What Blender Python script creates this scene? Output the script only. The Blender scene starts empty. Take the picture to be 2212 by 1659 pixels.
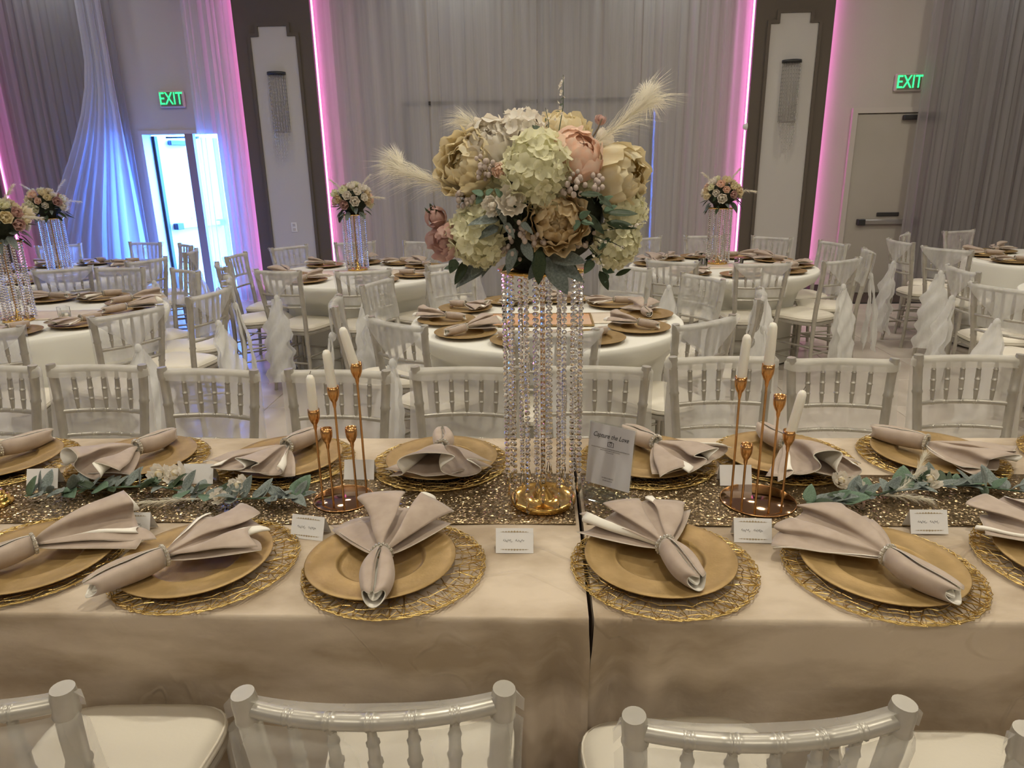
import bpy, math, random
from mathutils import Vector, Matrix, Euler
import numpy as np

R = math.radians
PI = math.pi
rnd = random.Random(7)
scene = bpy.context.scene
COL = scene.collection

# ------------------------------------------------------------------ camera
cd = bpy.data.cameras.new('camera')
cam = bpy.data.objects.new('camera', cd); COL.objects.link(cam)
cd.sensor_fit = 'HORIZONTAL'; cd.sensor_width = 36.0; cd.lens = 36.0 * 1534 / 2212
cd.clip_start = 0.05; cd.clip_end = 200
cam.matrix_world = (Matrix.Translation((0, 0, 1.60)) @ Matrix.Rotation(R(2.6), 4, 'Z') @
                    Matrix.Rotation(R(90 - 17.2), 4, 'X') @ Matrix.Rotation(R(-1.0), 4, 'Z'))
scene.camera = cam

# ------------------------------------------------------------------ world: daylight outside the hall
w = bpy.data.worlds.new('daylight'); scene.world = w; w.use_nodes = True
bg = w.node_tree.nodes['Background']
bg.inputs[0].default_value = (0.06, 0.21, 1.0, 1); bg.inputs[1].default_value = 100.0

# ------------------------------------------------------------------ hall lamps (recessed in the ceiling)
def area(name, loc, power, size, color, shape='DISK', spread=180, rot=(0, 0, 0), size_y=None):
    l = bpy.data.lights.new(name, 'AREA'); l.energy = power; l.shape = shape; l.size = size; l.color = color
    if size_y: l.size_y = size_y
    l.spread = R(spread)
    o = bpy.data.objects.new(name, l); COL.objects.link(o); o.location = loc; o.rotation_euler = rot
    return o
WARM = (1.0, 0.925, 0.765)
COOL = (0.95, 1.0, 0.97)
for x in (-2.6, 0.25, 3.0):
    area('head_table_downlight', (x, 1.15, 4.16), 26, 0.10, WARM, spread=150)
for y in (-2.0, 3.6, 6.2):
    for x in (-4.4, -1.5, 1.5, 4.4):
        area('hall_downlight', (x, y, 4.16), 31 * (1.0 if y < 5 else 0.8) * (0.7 if x < -4 else 1.1 if x > 4 else 1.0), 0.5, WARM)
for x in (-5.6, -0.9, 1.3, 4.9):
    area('wall_washer_downlight', (x, 8.45, 4.16), 6.5, 0.16, COOL)
area('door_daylight_portal', (-4.36, 9.35, 1.03), 1, 1.0, (1, 1, 1), 'RECTANGLE', rot=(R(-90), 0, 0), size_y=2.0).data.cycles.is_portal = True

scene.view_settings.view_transform = 'Standard'
scene.view_settings.look = 'None'
scene.view_settings.exposure = -0.02
scene.view_settings.gamma = 1.0
scene.view_settings.use_curve_mapping = False
try:
    scene.cycles.transparent_max_bounces = 24
    scene.cycles.max_bounces = 10
    scene.cycles.transmission_bounces = 10
    scene.cycles.sample_clamp_indirect = 4.0
except Exception:
    pass

# ------------------------------------------------------------------ materials
MATS = {}
def nodes(name):
    m = bpy.data.materials.new(name); m.use_nodes = True; MATS[name] = m
    return m, m.node_tree.nodes, m.node_tree.links
def mat(name, color, rough=0.5, metal=0.0, c2=None, nscale=8.0, bump=0.0, bscale=60.0, sheen=0.0, trans=0.0, ior=1.5,
        emit=None, estr=0.0, spec=None, detail=3.0, lo=0.35, hi=0.65, stretch=None, sub=0.0, coord='Object', thin=0.0):
    m, N, L = nodes(name)
    b = N['Principled BSDF']
    b.inputs['Base Color'].default_value = (*color, 1); b.inputs['Roughness'].default_value = rough
    b.inputs['Metallic'].default_value = metal; b.inputs['IOR'].default_value = ior
    b.inputs['Transmission Weight'].default_value = trans
    if spec is not None: b.inputs['Specular IOR Level'].default_value = spec
    if sheen:
        b.inputs['Sheen Weight'].default_value = sheen; b.inputs['Sheen Roughness'].default_value = 0.4
    if sub:
        b.inputs['Subsurface Weight'].default_value = sub; b.inputs['Subsurface Radius'].default_value = (0.01, 0.008, 0.006)
        b.inputs['Subsurface Scale'].default_value = 0.5
    if emit:
        b.inputs['Emission Color'].default_value = (*emit, 1); b.inputs['Emission Strength'].default_value = estr
    if c2 or bump:
        tc = N.new('ShaderNodeTexCoord'); src = tc.outputs[coord]
        if stretch:
            mp = N.new('ShaderNodeMapping'); mp.inputs['Scale'].default_value = stretch; L.new(src, mp.inputs[0]); src = mp.outputs[0]
    if c2:
        n = N.new('ShaderNodeTexNoise'); n.inputs['Scale'].default_value = nscale; n.inputs['Detail'].default_value = detail
        L.new(src, n.inputs['Vector'])
        r = N.new('ShaderNodeValToRGB'); r.color_ramp.elements[0].color = (*color, 1); r.color_ramp.elements[1].color = (*c2, 1)
        r.color_ramp.elements[0].position = lo; r.color_ramp.elements[1].position = hi
        L.new(n.outputs['Fac'], r.inputs[0]); L.new(r.outputs[0], b.inputs['Base Color'])
    if thin:      # thin silk: part of the light passes through
        t = N.new('ShaderNodeBsdfTranslucent'); t.inputs[0].default_value = (*(c2 or color), 1)
        mx = N.new('ShaderNodeMixShader'); mx.inputs[0].default_value = thin
        L.new(b.outputs[0], mx.inputs[1]); L.new(t.outputs[0], mx.inputs[2]); L.new(mx.outputs[0], N['Material Output'].inputs[0])
    if bump:
        n2 = N.new('ShaderNodeTexNoise'); n2.inputs['Scale'].default_value = bscale; n2.inputs['Detail'].default_value = 4
        L.new(src, n2.inputs['Vector'])
        bp = N.new('ShaderNodeBump'); bp.inputs['Strength'].default_value = bump; bp.inputs['Distance'].default_value = 0.01
        L.new(n2.outputs['Fac'], bp.inputs['Height']); L.new(bp.outputs[0], b.inputs['Normal'])
    return m
def sheer(name, color, clear, trans=0.5, nscale=14.0, var=0.12, stretch=(1, 1, 0.25)):
    """thin woven gauze: part of the light passes straight, the rest is scattered to both sides"""
    m, N, L = nodes(name)
    out = N['Material Output']; N.remove(N['Principled BSDF'])
    d = N.new('ShaderNodeBsdfDiffuse'); t = N.new('ShaderNodeBsdfTranslucent'); c = N.new('ShaderNodeBsdfTransparent')
    d.inputs[0].default_value = (*color, 1); t.inputs[0].default_value = (*color, 1)
    a = N.new('ShaderNodeMixShader'); a.inputs[0].default_value = trans; L.new(d.outputs[0], a.inputs[1]); L.new(t.outputs[0], a.inputs[2])
    f = N.new('ShaderNodeMixShader'); L.new(a.outputs[0], f.inputs[1]); L.new(c.outputs[0], f.inputs[2]); L.new(f.outputs[0], out.inputs[0])
    tc = N.new('ShaderNodeTexCoord'); mp = N.new('ShaderNodeMapping'); mp.inputs['Scale'].default_value = stretch
    n = N.new('ShaderNodeTexNoise'); n.inputs['Scale'].default_value = nscale; n.inputs['Detail'].default_value = 4
    L.new(tc.outputs['Object'], mp.inputs[0]); L.new(mp.outputs[0], n.inputs['Vector'])
    mr = N.new('ShaderNodeMapRange'); mr.inputs[1].default_value = 0.3; mr.inputs[2].default_value = 0.7
    mr.inputs[3].default_value = clear - var; mr.inputs[4].default_value = clear + var
    L.new(n.outputs['Fac'], mr.inputs[0]); L.new(mr.outputs[0], f.inputs[0])
    return m

mat('wall_paint', (0.50, 0.47, 0.43), 0.9, bump=0.15, bscale=220)
mat('ceiling_paint', (0.70, 0.67, 0.62), 0.9)
mat('pilaster_brown', (0.105, 0.085, 0.065), 0.75, bump=0.1, bscale=200)
mat('niche_white', (0.52, 0.50, 0.47), 0.85, bump=0.1, bscale=200)
mat('dark_trim', (0.05, 0.042, 0.036), 0.6)
mat('floor_tile', (0.53, 0.46, 0.395), 0.24, c2=(0.59, 0.53, 0.46), nscale=2.2, detail=6)
mat('floor_joint', (0.40, 0.35, 0.30), 0.6)
mat('door_paint', (0.40, 0.37, 0.32), 0.55, c2=(0.43, 0.40, 0.35), nscale=1.5)
mat('door_frame_paint', (0.52, 0.48, 0.44), 0.6)
mat('door_white', (0.80, 0.80, 0.78), 0.5)
mat('door_edge_brown', (0.26, 0.18, 0.14), 0.6)
mat('steel', (0.48, 0.47, 0.45), 0.35, 0.9)
mat('dark_steel', (0.06, 0.06, 0.06), 0.4, 0.6)
mat('black_rubber', (0.02, 0.02, 0.02), 0.8)
mat('plastic_white', (0.72, 0.71, 0.68), 0.4)
mat('exit_green', (0.02, 0.3, 0.08), 0.5, emit=(0.03, 1.0, 0.22), estr=2.2)
mat('exit_plate', (0.16, 0.16, 0.13), 0.5)
mat('pink_led', (1, 0.4, 0.8), 0.5, emit=(1.0, 0.22, 0.75), estr=12.0)
mat('mat_brown', (0.06, 0.045, 0.03), 0.95, bump=0.4, bscale=400)
mat('outdoor_concrete', (0.62, 0.61, 0.58), 0.9)

mat('chair_silver', (0.53, 0.50, 0.44), 0.36, 0.5, c2=(0.45, 0.425, 0.37), nscale=18)
mat('cushion_ivory', (0.80, 0.75, 0.64), 0.55, bump=0.06, bscale=120)
sheer('organza', (0.88, 0.88, 0.86), 0.58, 0.45, nscale=10, var=0.16, stretch=(1, 1, 0.5))
sheer('organza_tail', (0.90, 0.90, 0.88), 0.22, 0.35, nscale=16, var=0.12, stretch=(1, 1, 0.35))
sheer('organza_cover', (0.86, 0.84, 0.78), 0.42, 0.45, nscale=7, var=0.10)
sheer('organza_near', (0.80, 0.78, 0.72), 0.68, 0.45, nscale=7, var=0.10)  # same gauze as the cover; near row's light put into a clearer, duller copy
sheer('drape_sheer', (0.66, 0.65, 0.65), 0.30, 0.5, nscale=7, var=0.26, stretch=(1, 0.3, 0.03))
sheer('drape_grey', (0.46, 0.44, 0.45), 0.20, 0.5, nscale=6, var=0.18, stretch=(1, 0.3, 0.03))
sheer('drape_veil', (0.82, 0.83, 0.88), 0.40, 0.6, nscale=3, var=0.14, stretch=(1, 0.5, 0.06))

mat('cloth_white', (0.76, 0.75, 0.68), 0.8, bump=0.05, bscale=300)
mat('velvet', (0.36, 0.28, 0.195), 0.85, c2=(0.585, 0.49, 0.38), nscale=3.6, detail=12, sheen=0.10, lo=0.36, hi=0.60, bump=0.55, bscale=9, stretch=(1, 1.7, 1.7), spec=0.15)
mat('napkin_blush', (0.39, 0.305, 0.24), 0.55, c2=(0.455, 0.365, 0.295), nscale=30, sheen=0.3, spec=0.3)
mat('napkin_cream', (0.83, 0.79, 0.70), 0.7)
mat('satin_champagne', (0.70, 0.60, 0.47), 0.4, c2=(0.76, 0.66, 0.53), nscale=9)
mat('charger_gold', (0.43, 0.29, 0.125), 0.45, 0.6, c2=(0.34, 0.225, 0.085), nscale=26, detail=8, bump=0.06, bscale=160)
mat('wire_gold', (0.60, 0.43, 0.16), 0.32, 1.0)
mat('stand_gold', (0.78, 0.50, 0.15), 0.16, 1.0)
mat('rod_gold', (0.62, 0.36, 0.15), 0.2, 1.0)
mat('cup_gold', (0.70, 0.38, 0.15), 0.22, 1.0, c2=(0.62, 0.34, 0.13), nscale=40)
mat('plate_mirror', (0.36, 0.23, 0.14), 0.1, 1.0)
mat('orange_glow_mirror', (0.95, 0.46, 0.20), 0.22, 0.25, c2=(0.92, 0.62, 0.42), nscale=5)  # warm glow reflected by the tray, put into its base colour
mat('crystal', (1, 1, 1), 0.02, trans=1.0, ior=1.34)
mat('clear_glass', (0.96, 0.98, 0.98), 0.02, trans=1.0, ior=1.45)
def acrylic_material():
    m, N, L = nodes('acrylic'); out = N['Material Output']; N.remove(N['Principled BSDF'])
    c = N.new('ShaderNodeBsdfTransparent'); c.inputs[0].default_value = (0.95, 0.975, 0.97, 1); g = N.new('ShaderNodeBsdfGlossy'); g.inputs['Roughness'].default_value = 0.03
    f = N.new('ShaderNodeMixShader'); f.inputs[0].default_value = 0.09; L.new(c.outputs[0], f.inputs[1]); L.new(g.outputs[0], f.inputs[2]); L.new(f.outputs[0], out.inputs[0])
acrylic_material()
mat('candle_wax', (0.86, 0.83, 0.74), 0.45, sub=0.3)
mat('wick', (0.12, 0.10, 0.08), 0.9)
mat('rhinestone', (0.80, 0.76, 0.66), 0.15, 0.6, bump=0.9, bscale=300)
mat('card_paper', (0.80, 0.79, 0.78), 0.8)
mat('sign_paper', (0.66, 0.66, 0.69), 0.6)
mat('ink', (0.05, 0.05, 0.055), 0.7)
mat('ink_grey', (0.34, 0.33, 0.33), 0.7)
mat('ink_gold', (0.42, 0.33, 0.20), 0.5)

mat('petal_cream_green', (0.80, 0.78, 0.50), 0.7, c2=(0.87, 0.85, 0.65), nscale=25, thin=0.36)
mat('petal_tan', (0.64, 0.46, 0.22), 0.7, c2=(0.82, 0.70, 0.48), nscale=3, coord='Generated', thin=0.36)
mat('petal_blush', (0.90, 0.58, 0.42), 0.7, c2=(0.90, 0.74, 0.62), nscale=3, coord='Generated', thin=0.36)
mat('petal_white', (0.88, 0.86, 0.79), 0.7, c2=(0.86, 0.79, 0.68), nscale=3, coord='Generated', thin=0.36)
mat('petal_cream', (0.86, 0.80, 0.60), 0.7, c2=(0.82, 0.70, 0.44), nscale=3, coord='Generated', thin=0.36)
mat('petal_mauve', (0.52, 0.29, 0.25), 0.7, c2=(0.66, 0.46, 0.40), nscale=3, coord='Generated', thin=0.36)
mat('petal_core', (0.45, 0.20, 0.05), 0.8)
mat('berry_mauve', (0.44, 0.36, 0.31), 0.75, c2=(0.55, 0.46, 0.41), nscale=60)
mat('leaf_lamb', (0.145, 0.175, 0.16), 0.85, c2=(0.27, 0.31, 0.285), nscale=18, sheen=0.3, thin=0.15)
mat('leaf_dark', (0.025, 0.05, 0.02), 0.55, c2=(0.05, 0.075, 0.03), nscale=20, thin=0.15)
mat('leaf_euc', (0.10, 0.17, 0.10), 0.65, c2=(0.17, 0.26, 0.18), nscale=24, thin=0.15)
mat('twig', (0.10, 0.07, 0.04), 0.8)
mat('moss', (0.02, 0.025, 0.012), 0.95, bump=0.9, bscale=80)
mat('pampas', (0.86, 0.82, 0.70), 0.9, sheen=0.3, thin=0.4)

def velvet_creases():
    m = MATS['velvet']; N = m.node_tree.nodes; L = m.node_tree.links; b = N['Principled BSDF']
    old = b.inputs['Normal'].links[0].from_socket
    tc = N.new('ShaderNodeTexCoord'); mp = N.new('ShaderNodeMapping'); mp.inputs['Scale'].default_value = (1.0, 0.6, 0.6); L.new(tc.outputs['Object'], mp.inputs[0])
    n = N.new('ShaderNodeTexNoise'); n.inputs['Scale'].default_value = 4.5; n.inputs['Detail'].default_value = 2; n.inputs['Distortion'].default_value = 0.6; L.new(mp.outputs[0], n.inputs['Vector'])
    s = N.new('ShaderNodeMath'); s.operation = 'SUBTRACT'; s.inputs[1].default_value = 0.5; L.new(n.outputs['Fac'], s.inputs[0])
    a = N.new('ShaderNodeMath'); a.operation = 'ABSOLUTE'; L.new(s.outputs[0], a.inputs[0])
    r = N.new('ShaderNodeMapRange'); r.inputs[1].default_value = 0.0; r.inputs[2].default_value = 0.022; r.inputs[3].default_value = 1.0; r.inputs[4].default_value = 0.0; r.interpolation_type = 'SMOOTHSTEP'; L.new(a.outputs[0], r.inputs[0])
    n2 = N.new('ShaderNodeTexNoise'); n2.inputs['Scale'].default_value = 2.2; L.new(tc.outputs['Object'], n2.inputs['Vector'])
    r2 = N.new('ShaderNodeMapRange'); r2.inputs[1].default_value = 0.5; r2.inputs[2].default_value = 0.62; L.new(n2.outputs['Fac'], r2.inputs[0])
    k = N.new('ShaderNodeMath'); k.operation = 'MULTIPLY'; L.new(r.outputs[0], k.inputs[0]); L.new(r2.outputs[0], k.inputs[1])
    bp = N.new('ShaderNodeBump'); bp.inputs['Strength'].default_value = 0.5; bp.inputs['Distance'].default_value = 0.006; L.new(k.outputs[0], bp.inputs['Height']); L.new(old, bp.inputs['Normal']); L.new(bp.outputs[0], b.inputs['Normal'])
velvet_creases()

def sequin_material():
    m, N, L = nodes('sequins')
    b = N['Principled BSDF']; b.inputs['Metallic'].default_value = 0.9; b.inputs['Roughness'].default_value = 0.24
    tc = N.new('ShaderNodeTexCoord')
    v = N.new('ShaderNodeTexVoronoi'); v.inputs['Scale'].default_value = 230; L.new(tc.outputs['Object'], v.inputs['Vector'])
    r = N.new('ShaderNodeValToRGB'); r.color_ramp.elements[0].color = (0.14, 0.10, 0.055, 1); r.color_ramp.elements[1].color = (0.58, 0.44, 0.26, 1)
    L.new(v.outputs['Color'], r.inputs[0]); L.new(r.outputs[0], b.inputs['Base Color'])
    s = N.new('ShaderNodeVectorMath'); s.operation = 'SUBTRACT'; s.inputs[1].default_value = (0.5, 0.5, 0.5); L.new(v.outputs['Color'], s.inputs[0])
    k = N.new('ShaderNodeVectorMath'); k.operation = 'MULTIPLY'; k.inputs[1].default_value = (1.3, 1.3, 0.2); L.new(s.outputs[0], k.inputs[0])
    g = N.new('ShaderNodeNewGeometry')
    a = N.new('ShaderNodeVectorMath'); a.operation = 'ADD'; L.new(k.outputs[0], a.inputs[0]); L.new(g.outputs['Normal'], a.inputs[1])
    n = N.new('ShaderNodeVectorMath'); n.operation = 'NORMALIZE'; L.new(a.outputs[0], n.inputs[0]); L.new(n.outputs[0], b.inputs['Normal'])
sequin_material()

# ------------------------------------------------------------------ mesh helpers
class MB:
    def __init__(s): s.v = []; s.f = []; s.mi = []; s.sm = []
    def add(s, verts, faces, mi=0, smooth=True):
        o = len(s.v); s.v.extend(tuple(p) for p in verts)
        for f in faces: s.f.append(tuple(i + o for i in f)); s.mi.append(mi); s.sm.append(smooth)
        return s
    def box(s, x0, x1, y0, y1, z0, z1, mi=0, bevel=0.0):
        if bevel <= 0:
            v = [(x0, y0, z0), (x1, y0, z0), (x1, y1, z0), (x0, y1, z0), (x0, y0, z1), (x1, y0, z1), (x1, y1, z1), (x0, y1, z1)]
            return s.add(v, [(0, 3, 2, 1), (4, 5, 6, 7), (0, 1, 5, 4), (1, 2, 6, 5), (2, 3, 7, 6), (3, 0, 4, 7)], mi, False)
        b = min(bevel, (x1 - x0) / 2.1, (y1 - y0) / 2.1, (z1 - z0) / 2.1)
        rings = []
        for (z, i) in ((z0, b), (z0 + b, 0), (z1 - b, 0), (z1, b)):
            rings.append([(x0 + i + (b if not i else 0), y0 + i, z), (x1 - i - (b if not i else 0), y0 + i, z), (x1 - i, y0 + i + (b if not i else 0), z), (x1 - i, y1 - i - (b if not i else 0), z),
                          (x1 - i - (b if not i else 0), y1 - i, z), (x0 + i + (b if not i else 0), y1 - i, z), (x0 + i, y1 - i - (b if not i else 0), z), (x0 + i, y0 + i + (b if not i else 0), z)])
        v = [p for r in rings for p in r]; f = [tuple(reversed(range(8))), tuple(range(24, 32))]
        for k in range(3):
            for j in range(8): f.append((k * 8 + j, k * 8 + (j + 1) % 8, k * 8 + 8 + (j + 1) % 8, k * 8 + 8 + j))
        return s.add(v, f, mi, False)
    def tube(s, path, rad, n=8, caps=True, mi=0, smooth=True):
        path = [Vector(p) for p in path]; m = len(path)
        if not hasattr(rad, '__len__'): rad = [rad] * m
        vs = []; up = None
        for i, p in enumerate(path):
            t = (path[min(i + 1, m - 1)] - path[max(i - 1, 0)])
            t = t.normalized() if t.length > 1e-9 else Vector((0, 0, 1))
            if up is None:
                up = Vector((1, 0, 0)) if abs(t.x) < 0.9 else Vector((0, 1, 0))
            a = (up - t * up.dot(t)); a = a.normalized() if a.length > 1e-6 else t.orthogonal().normalized(); b = t.cross(a); up = a
            for k in range(n):
                an = 2 * PI * k / n; vs.append(p + (a * math.cos(an) + b * math.sin(an)) * rad[i])
        f = []
        for i in range(m - 1):
            for k in range(n): f.append((i * n + k, i * n + (k + 1) % n, (i + 1) * n + (k + 1) % n, (i + 1) * n + k))
        s.add(vs, f, mi, smooth)
        if caps:
            s.add(vs[:n], [tuple(reversed(range(n)))], mi, False); s.add(vs[-n:], [tuple(range(n))], mi, False)
        return s
    def lathe(s, prof, n=24, c=(0, 0, 0), mi=0, smooth=True, a0=0.0, a1=2 * PI):
        full = abs(a1 - a0 - 2 * PI) < 1e-6; vs = []; m = len(prof); k = n if full else n + 1
        for (r, z) in prof:
            for j in range(k):
                an = a0 + (a1 - a0) * j / n; vs.append((c[0] + r * math.cos(an), c[1] + r * math.sin(an), c[2] + z))
        f = []
        for i in range(m - 1):
            for j in range(n):
                j2 = (j + 1) % k
                f.append((i * k + j, i * k + j2, (i + 1) * k + j2, (i + 1) * k + j))
        return s.add(vs, f, mi, smooth)
    def ball(s, c, r, n=6, mi=0, smooth=True, sz=1.0):
        prof = [(max(1e-5, r * math.sin(PI * i / n)), -r * sz * math.cos(PI * i / n)) for i in range(n + 1)]
        return s.lathe(prof, max(6, n + 2), c, mi, smooth)
    def grid(s, fn, nu, nv, mi=0, smooth=True, flip=False):
        vs = [fn(i / (nu - 1), j / (nv - 1)) for i in range(nu) for j in range(nv)]
        f = []
        for i in range(nu - 1):
            for j in range(nv - 1):
                q = (i * nv + j, i * nv + j + 1, (i + 1) * nv + j + 1, (i + 1) * nv + j)
                f.append(tuple(reversed(q)) if flip else q)
        return s.add(vs, f, mi, smooth)
    def sheet(s, fn, nu, nv, t, mi=0, mi2=1, flip=False):
        """grid with thickness t; second face and rim take material mi2"""
        P = np.array([fn(i / (nu - 1), j / (nv - 1)) for i in range(nu) for j in range(nv)]).reshape(nu, nv, 3)
        du = np.gradient(P, axis=0); dv = np.gradient(P, axis=1); n = np.cross(dv, du)
        n /= np.maximum(np.linalg.norm(n, axis=2, keepdims=True), 1e-9)
        if flip: n = -n
        Q = P - n * t; o = len(s.v); A = P.reshape(-1, 3); B = Q.reshape(-1, 3); k = nu * nv
        vs = [tuple(p) for p in A] + [tuple(p) for p in B]
        f1 = []; f2 = []
        for i in range(nu - 1):
            for j in range(nv - 1):
                q = (i * nv + j, (i + 1) * nv + j, (i + 1) * nv + j + 1, i * nv + j + 1)
                q = tuple(reversed(q)) if not flip else q
                f1.append(q); f2.append(tuple(reversed([a + k for a in q])))
        per = [i * nv for i in range(nu)] + [(nu - 1) * nv + j for j in range(1, nv)] + [i * nv + nv - 1 for i in range(nu - 2, -1, -1)] + [j for j in range(nv - 2, 0, -1)]
        rim = [(per[a], per[(a + 1) % len(per)], per[(a + 1) % len(per)] + k, per[a] + k) for a in range(len(per))]
        s.add(vs, f1, mi)
        for f in f2: s.f.append(tuple(i + o for i in f)); s.mi.append(mi2); s.sm.append(True)
        for f in rim: s.f.append(tuple(i + o for i in f)); s.mi.append(mi2); s.sm.append(True)
        return s
    def xf(s, M, start=0):
        for i in range(start, len(s.v)): s.v[i] = tuple(M @ Vector(s.v[i]))
        return s
    def mesh(s, name, *mats):
        me = bpy.data.meshes.new(name); me.from_pydata(s.v, [], s.f)
        for m in mats: me.materials.append(MATS[m])
        me.polygons.foreach_set('material_index', s.mi); me.polygons.foreach_set('use_smooth', s.sm); me.update()
        return me

LABELS = {}
def put(name, me, parent=None, loc=(0, 0, 0), rot=(0, 0, 0), scale=(1, 1, 1)):
    o = bpy.data.objects.new(name, me); COL.objects.link(o)
    if parent is not None: o.parent = parent
    o.location = loc; o.rotation_euler = rot
    o.scale = scale if hasattr(scale, '__len__') else (scale,) * 3
    return o
def tag(o, label, cat, group=None):
    o['label'] = label; o['category'] = cat
    if group: o['group'] = group
    n = len(label.split())
    if not 4 <= n <= 16: print('LABEL LENGTH', n, label)
    if label in LABELS: print('LABEL TWICE', label)
    LABELS[label] = o
    return o
def thing(name, label, cat, loc=(0, 0, 0), rz=0.0, group=None):
    return tag(put(name, None, None, loc, (0, 0, rz)), label, cat, group)
def struct(name, me, parent=None, loc=(0, 0, 0), rot=(0, 0, 0)):
    o = put(name, me, parent, loc, rot); o['kind'] = 'structure'
    return o
def copy_tree(o, parent=None):
    c = o.copy(); COL.objects.link(c); c.parent = parent
    for ch in o.children: copy_tree(ch, c)
    return c
def smooth01(t):
    t = max(0.0, min(1.0, t)); return t * t * (3 - 2 * t)
def align(v, spin=0.0):
    """rotation taking +Z to v"""
    q = Vector((0, 0, 1)).rotation_difference(Vector(v).normalized())
    return (q @ Euler((0, 0, spin)).to_quaternion()).to_euler()

# ================================================================== THE HALL
WY = 8.93            # inner face of the back wall
CH = 4.2
fl = MB(); fl.box(-8.2, 8.2, -5.2, WY + 0.3, -0.2, -0.006)
floor = struct('floor', fl.mesh('floor_slab', 'floor_joint'))
TS = 0.61
tl = MB(); tl.box(-TS / 2 + 0.002, TS / 2 - 0.002, -TS / 2 + 0.002, TS / 2 - 0.002, -0.012, 0.0, bevel=0.0015)
tile_me = tl.mesh('tile', 'floor_tile')
for i in range(-9, 10):
    for j in range(-5, 8):
        x = -1.93 + TS * (i + 3.5); y = 4.62 + TS * (j + 0.5)
        if y + TS / 2 < WY and y > 1.8 and abs(x) < 0.9 + 0.72 * y:
            put('tile', tile_me, floor, (x, y, 0.0))
# the part of the floor behind and beside the photographed part
fb = MB(); fb.box(-8, 8, -5, 1.87, -0.012, 0.0)
fbk = put('floor_covering', fb.mesh('floor_covering', 'floor_tile'), floor)

DX0, DX1, DZ = -4.88, -3.86, 2.06       # open exit door
SX0, SX1, SZ = 1.30, 1.318, 2.30        # daylight slit of the double doors behind the drape
wb = MB()
wb.box(-8, DX0, WY, WY + 0.2, -0.05, CH); wb.box(DX0, DX1, WY, WY + 0.2, DZ, CH)
wb.box(DX1, SX0, WY, WY + 0.2, -0.05, CH); wb.box(SX0, SX1, WY, WY + 0.2, SZ, CH); wb.box(SX1, 8, WY, WY + 0.2, -0.05, CH)
struct('wall_back', wb.mesh('wall_back', 'wall_paint'))
for nm, b in (('wall_left', (-8.2, -8, -5, WY + 0.2)), ('wall_right', (8, 8.2, -5, WY + 0.2)), ('wall_front', (-8.2, 8.2, -5.2, -5))):
    m = MB(); m.box(*b, -0.05, CH); struct(nm, m.mesh(nm, 'wall_paint'))
m = MB(); m.box(-8.2, 8.2, -5.2, WY + 0.2, CH, CH + 0.15); struct('ceiling', m.mesh('ceiling', 'ceiling_paint'))
m = MB(); m.box(-12, 6, WY + 0.2, 22, -0.25, -0.03); struct('ground', m.mesh('ground', 'outdoor_concrete'))

def molding(x0, x1, z0, z1, w, d, y, mi=0, mb=None):
    mb = mb or MB()
    mb.box(x0, x0 + w, y - d, y, z0, z1); mb.box(x1 - w, x1, y - d, y, z0, z1); mb.box(x0 + w, x1 - w, y - d, y, z1 - w, z1)
    return mb
# trims of the double doors seen through the centre drape
for k, (a, b) in enumerate(((-1.65, -0.445), (-0.30, 1.30))):
    struct('trim_%d' % (k + 1), molding(a, b, 0, 2.32, 0.04, 0.03, WY).mesh('door_trim', 'dark_trim'))
m = MB()
for a, b in ((-8, -6.62), (-3.86, -3.53), (-2.6, -1.65), (1.32, 2.37), (3.22, 3.5), (4.7, 8)): m.box(a, b, WY - 0.015, WY, 0, 0.11)
struct('baseboard_back', m.mesh('baseboard_back', 'dark_trim'))

# pilasters with a stepped pale niche
def pilaster(cx, w, sconce_x):
    y1 = WY; y0 = WY - 0.14
    m = MB(); m.box(cx - w / 2, cx + w / 2, y0, y1, 0, CH)
    p = struct('pilaster', m.mesh('pilaster', 'pilaster_brown'))
    n = MB()
    hw, tw = 0.262, 0.165
    out = [(-hw, 0.10), (hw, 0.10), (hw, 3.035), (tw, 3.035), (tw, 3.14), (-tw, 3.14), (-tw, 3.035), (-hw, 3.035)]
    v = [(cx + a, y0 - 0.004, z) for a, z in out]
    v2 = [(cx + a, y0 + 0.01, z) for a, z in out]
    n.add(v + v2, [(0, 1, 2, 7), (3, 4, 5, 6), (7, 2, 3, 6)] + [(i, i + 8, (i + 1) % 8 + 8, (i + 1) % 8) for i in range(8)], 0, False)
    put('niche_panel', n.mesh('niche_panel', 'niche_white'), p)
    f = MB()
    g = 0.035
    o2 = [(-hw - g, 0.10), (-hw - g, 3.035 + g), (-tw - g, 3.035 + g), (-tw - g, 3.14 + g), (tw + g, 3.14 + g), (tw + g, 3.035 + g), (hw + g, 3.035 + g), (hw + g, 0.10)]
    i2 = [(-hw, 0.10), (-hw, 3.035), (-tw, 3.035), (-tw, 3.14), (tw, 3.14), (tw, 3.035), (hw, 3.035), (hw, 0.10)]
    vs = [(cx + a, y0 - 0.022, z) for a, z in o2] + [(cx + a, y0 - 0.022, z) for a, z in i2] + [(cx + a, y0, z) for a, z in o2] + [(cx + a, y0, z) for a, z in i2]
    fs = []
    for i in range(7):
        fs += [(i, i + 1, i + 9, i + 8), (i, i + 16, i + 17, i + 1), (i + 8, i + 9, i + 25, i + 24)]
    f.add(vs, fs, 0, False)
    put('niche_molding', f.mesh('niche_molding', 'pilaster_brown'), p)
    b = MB(); b.box(cx - w / 2 - 0.01, cx + w / 2 + 0.01, y0 - 0.012, y0, 0, 0.10)
    put('plinth', b.mesh('plinth', 'dark_trim'), p)
    return p
PILS = [(-3.055, 0.89), (2.795, 0.855), (-7.07, 0.85)]
for cx, pw in PILS: pilaster(cx, pw, cx)

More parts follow.
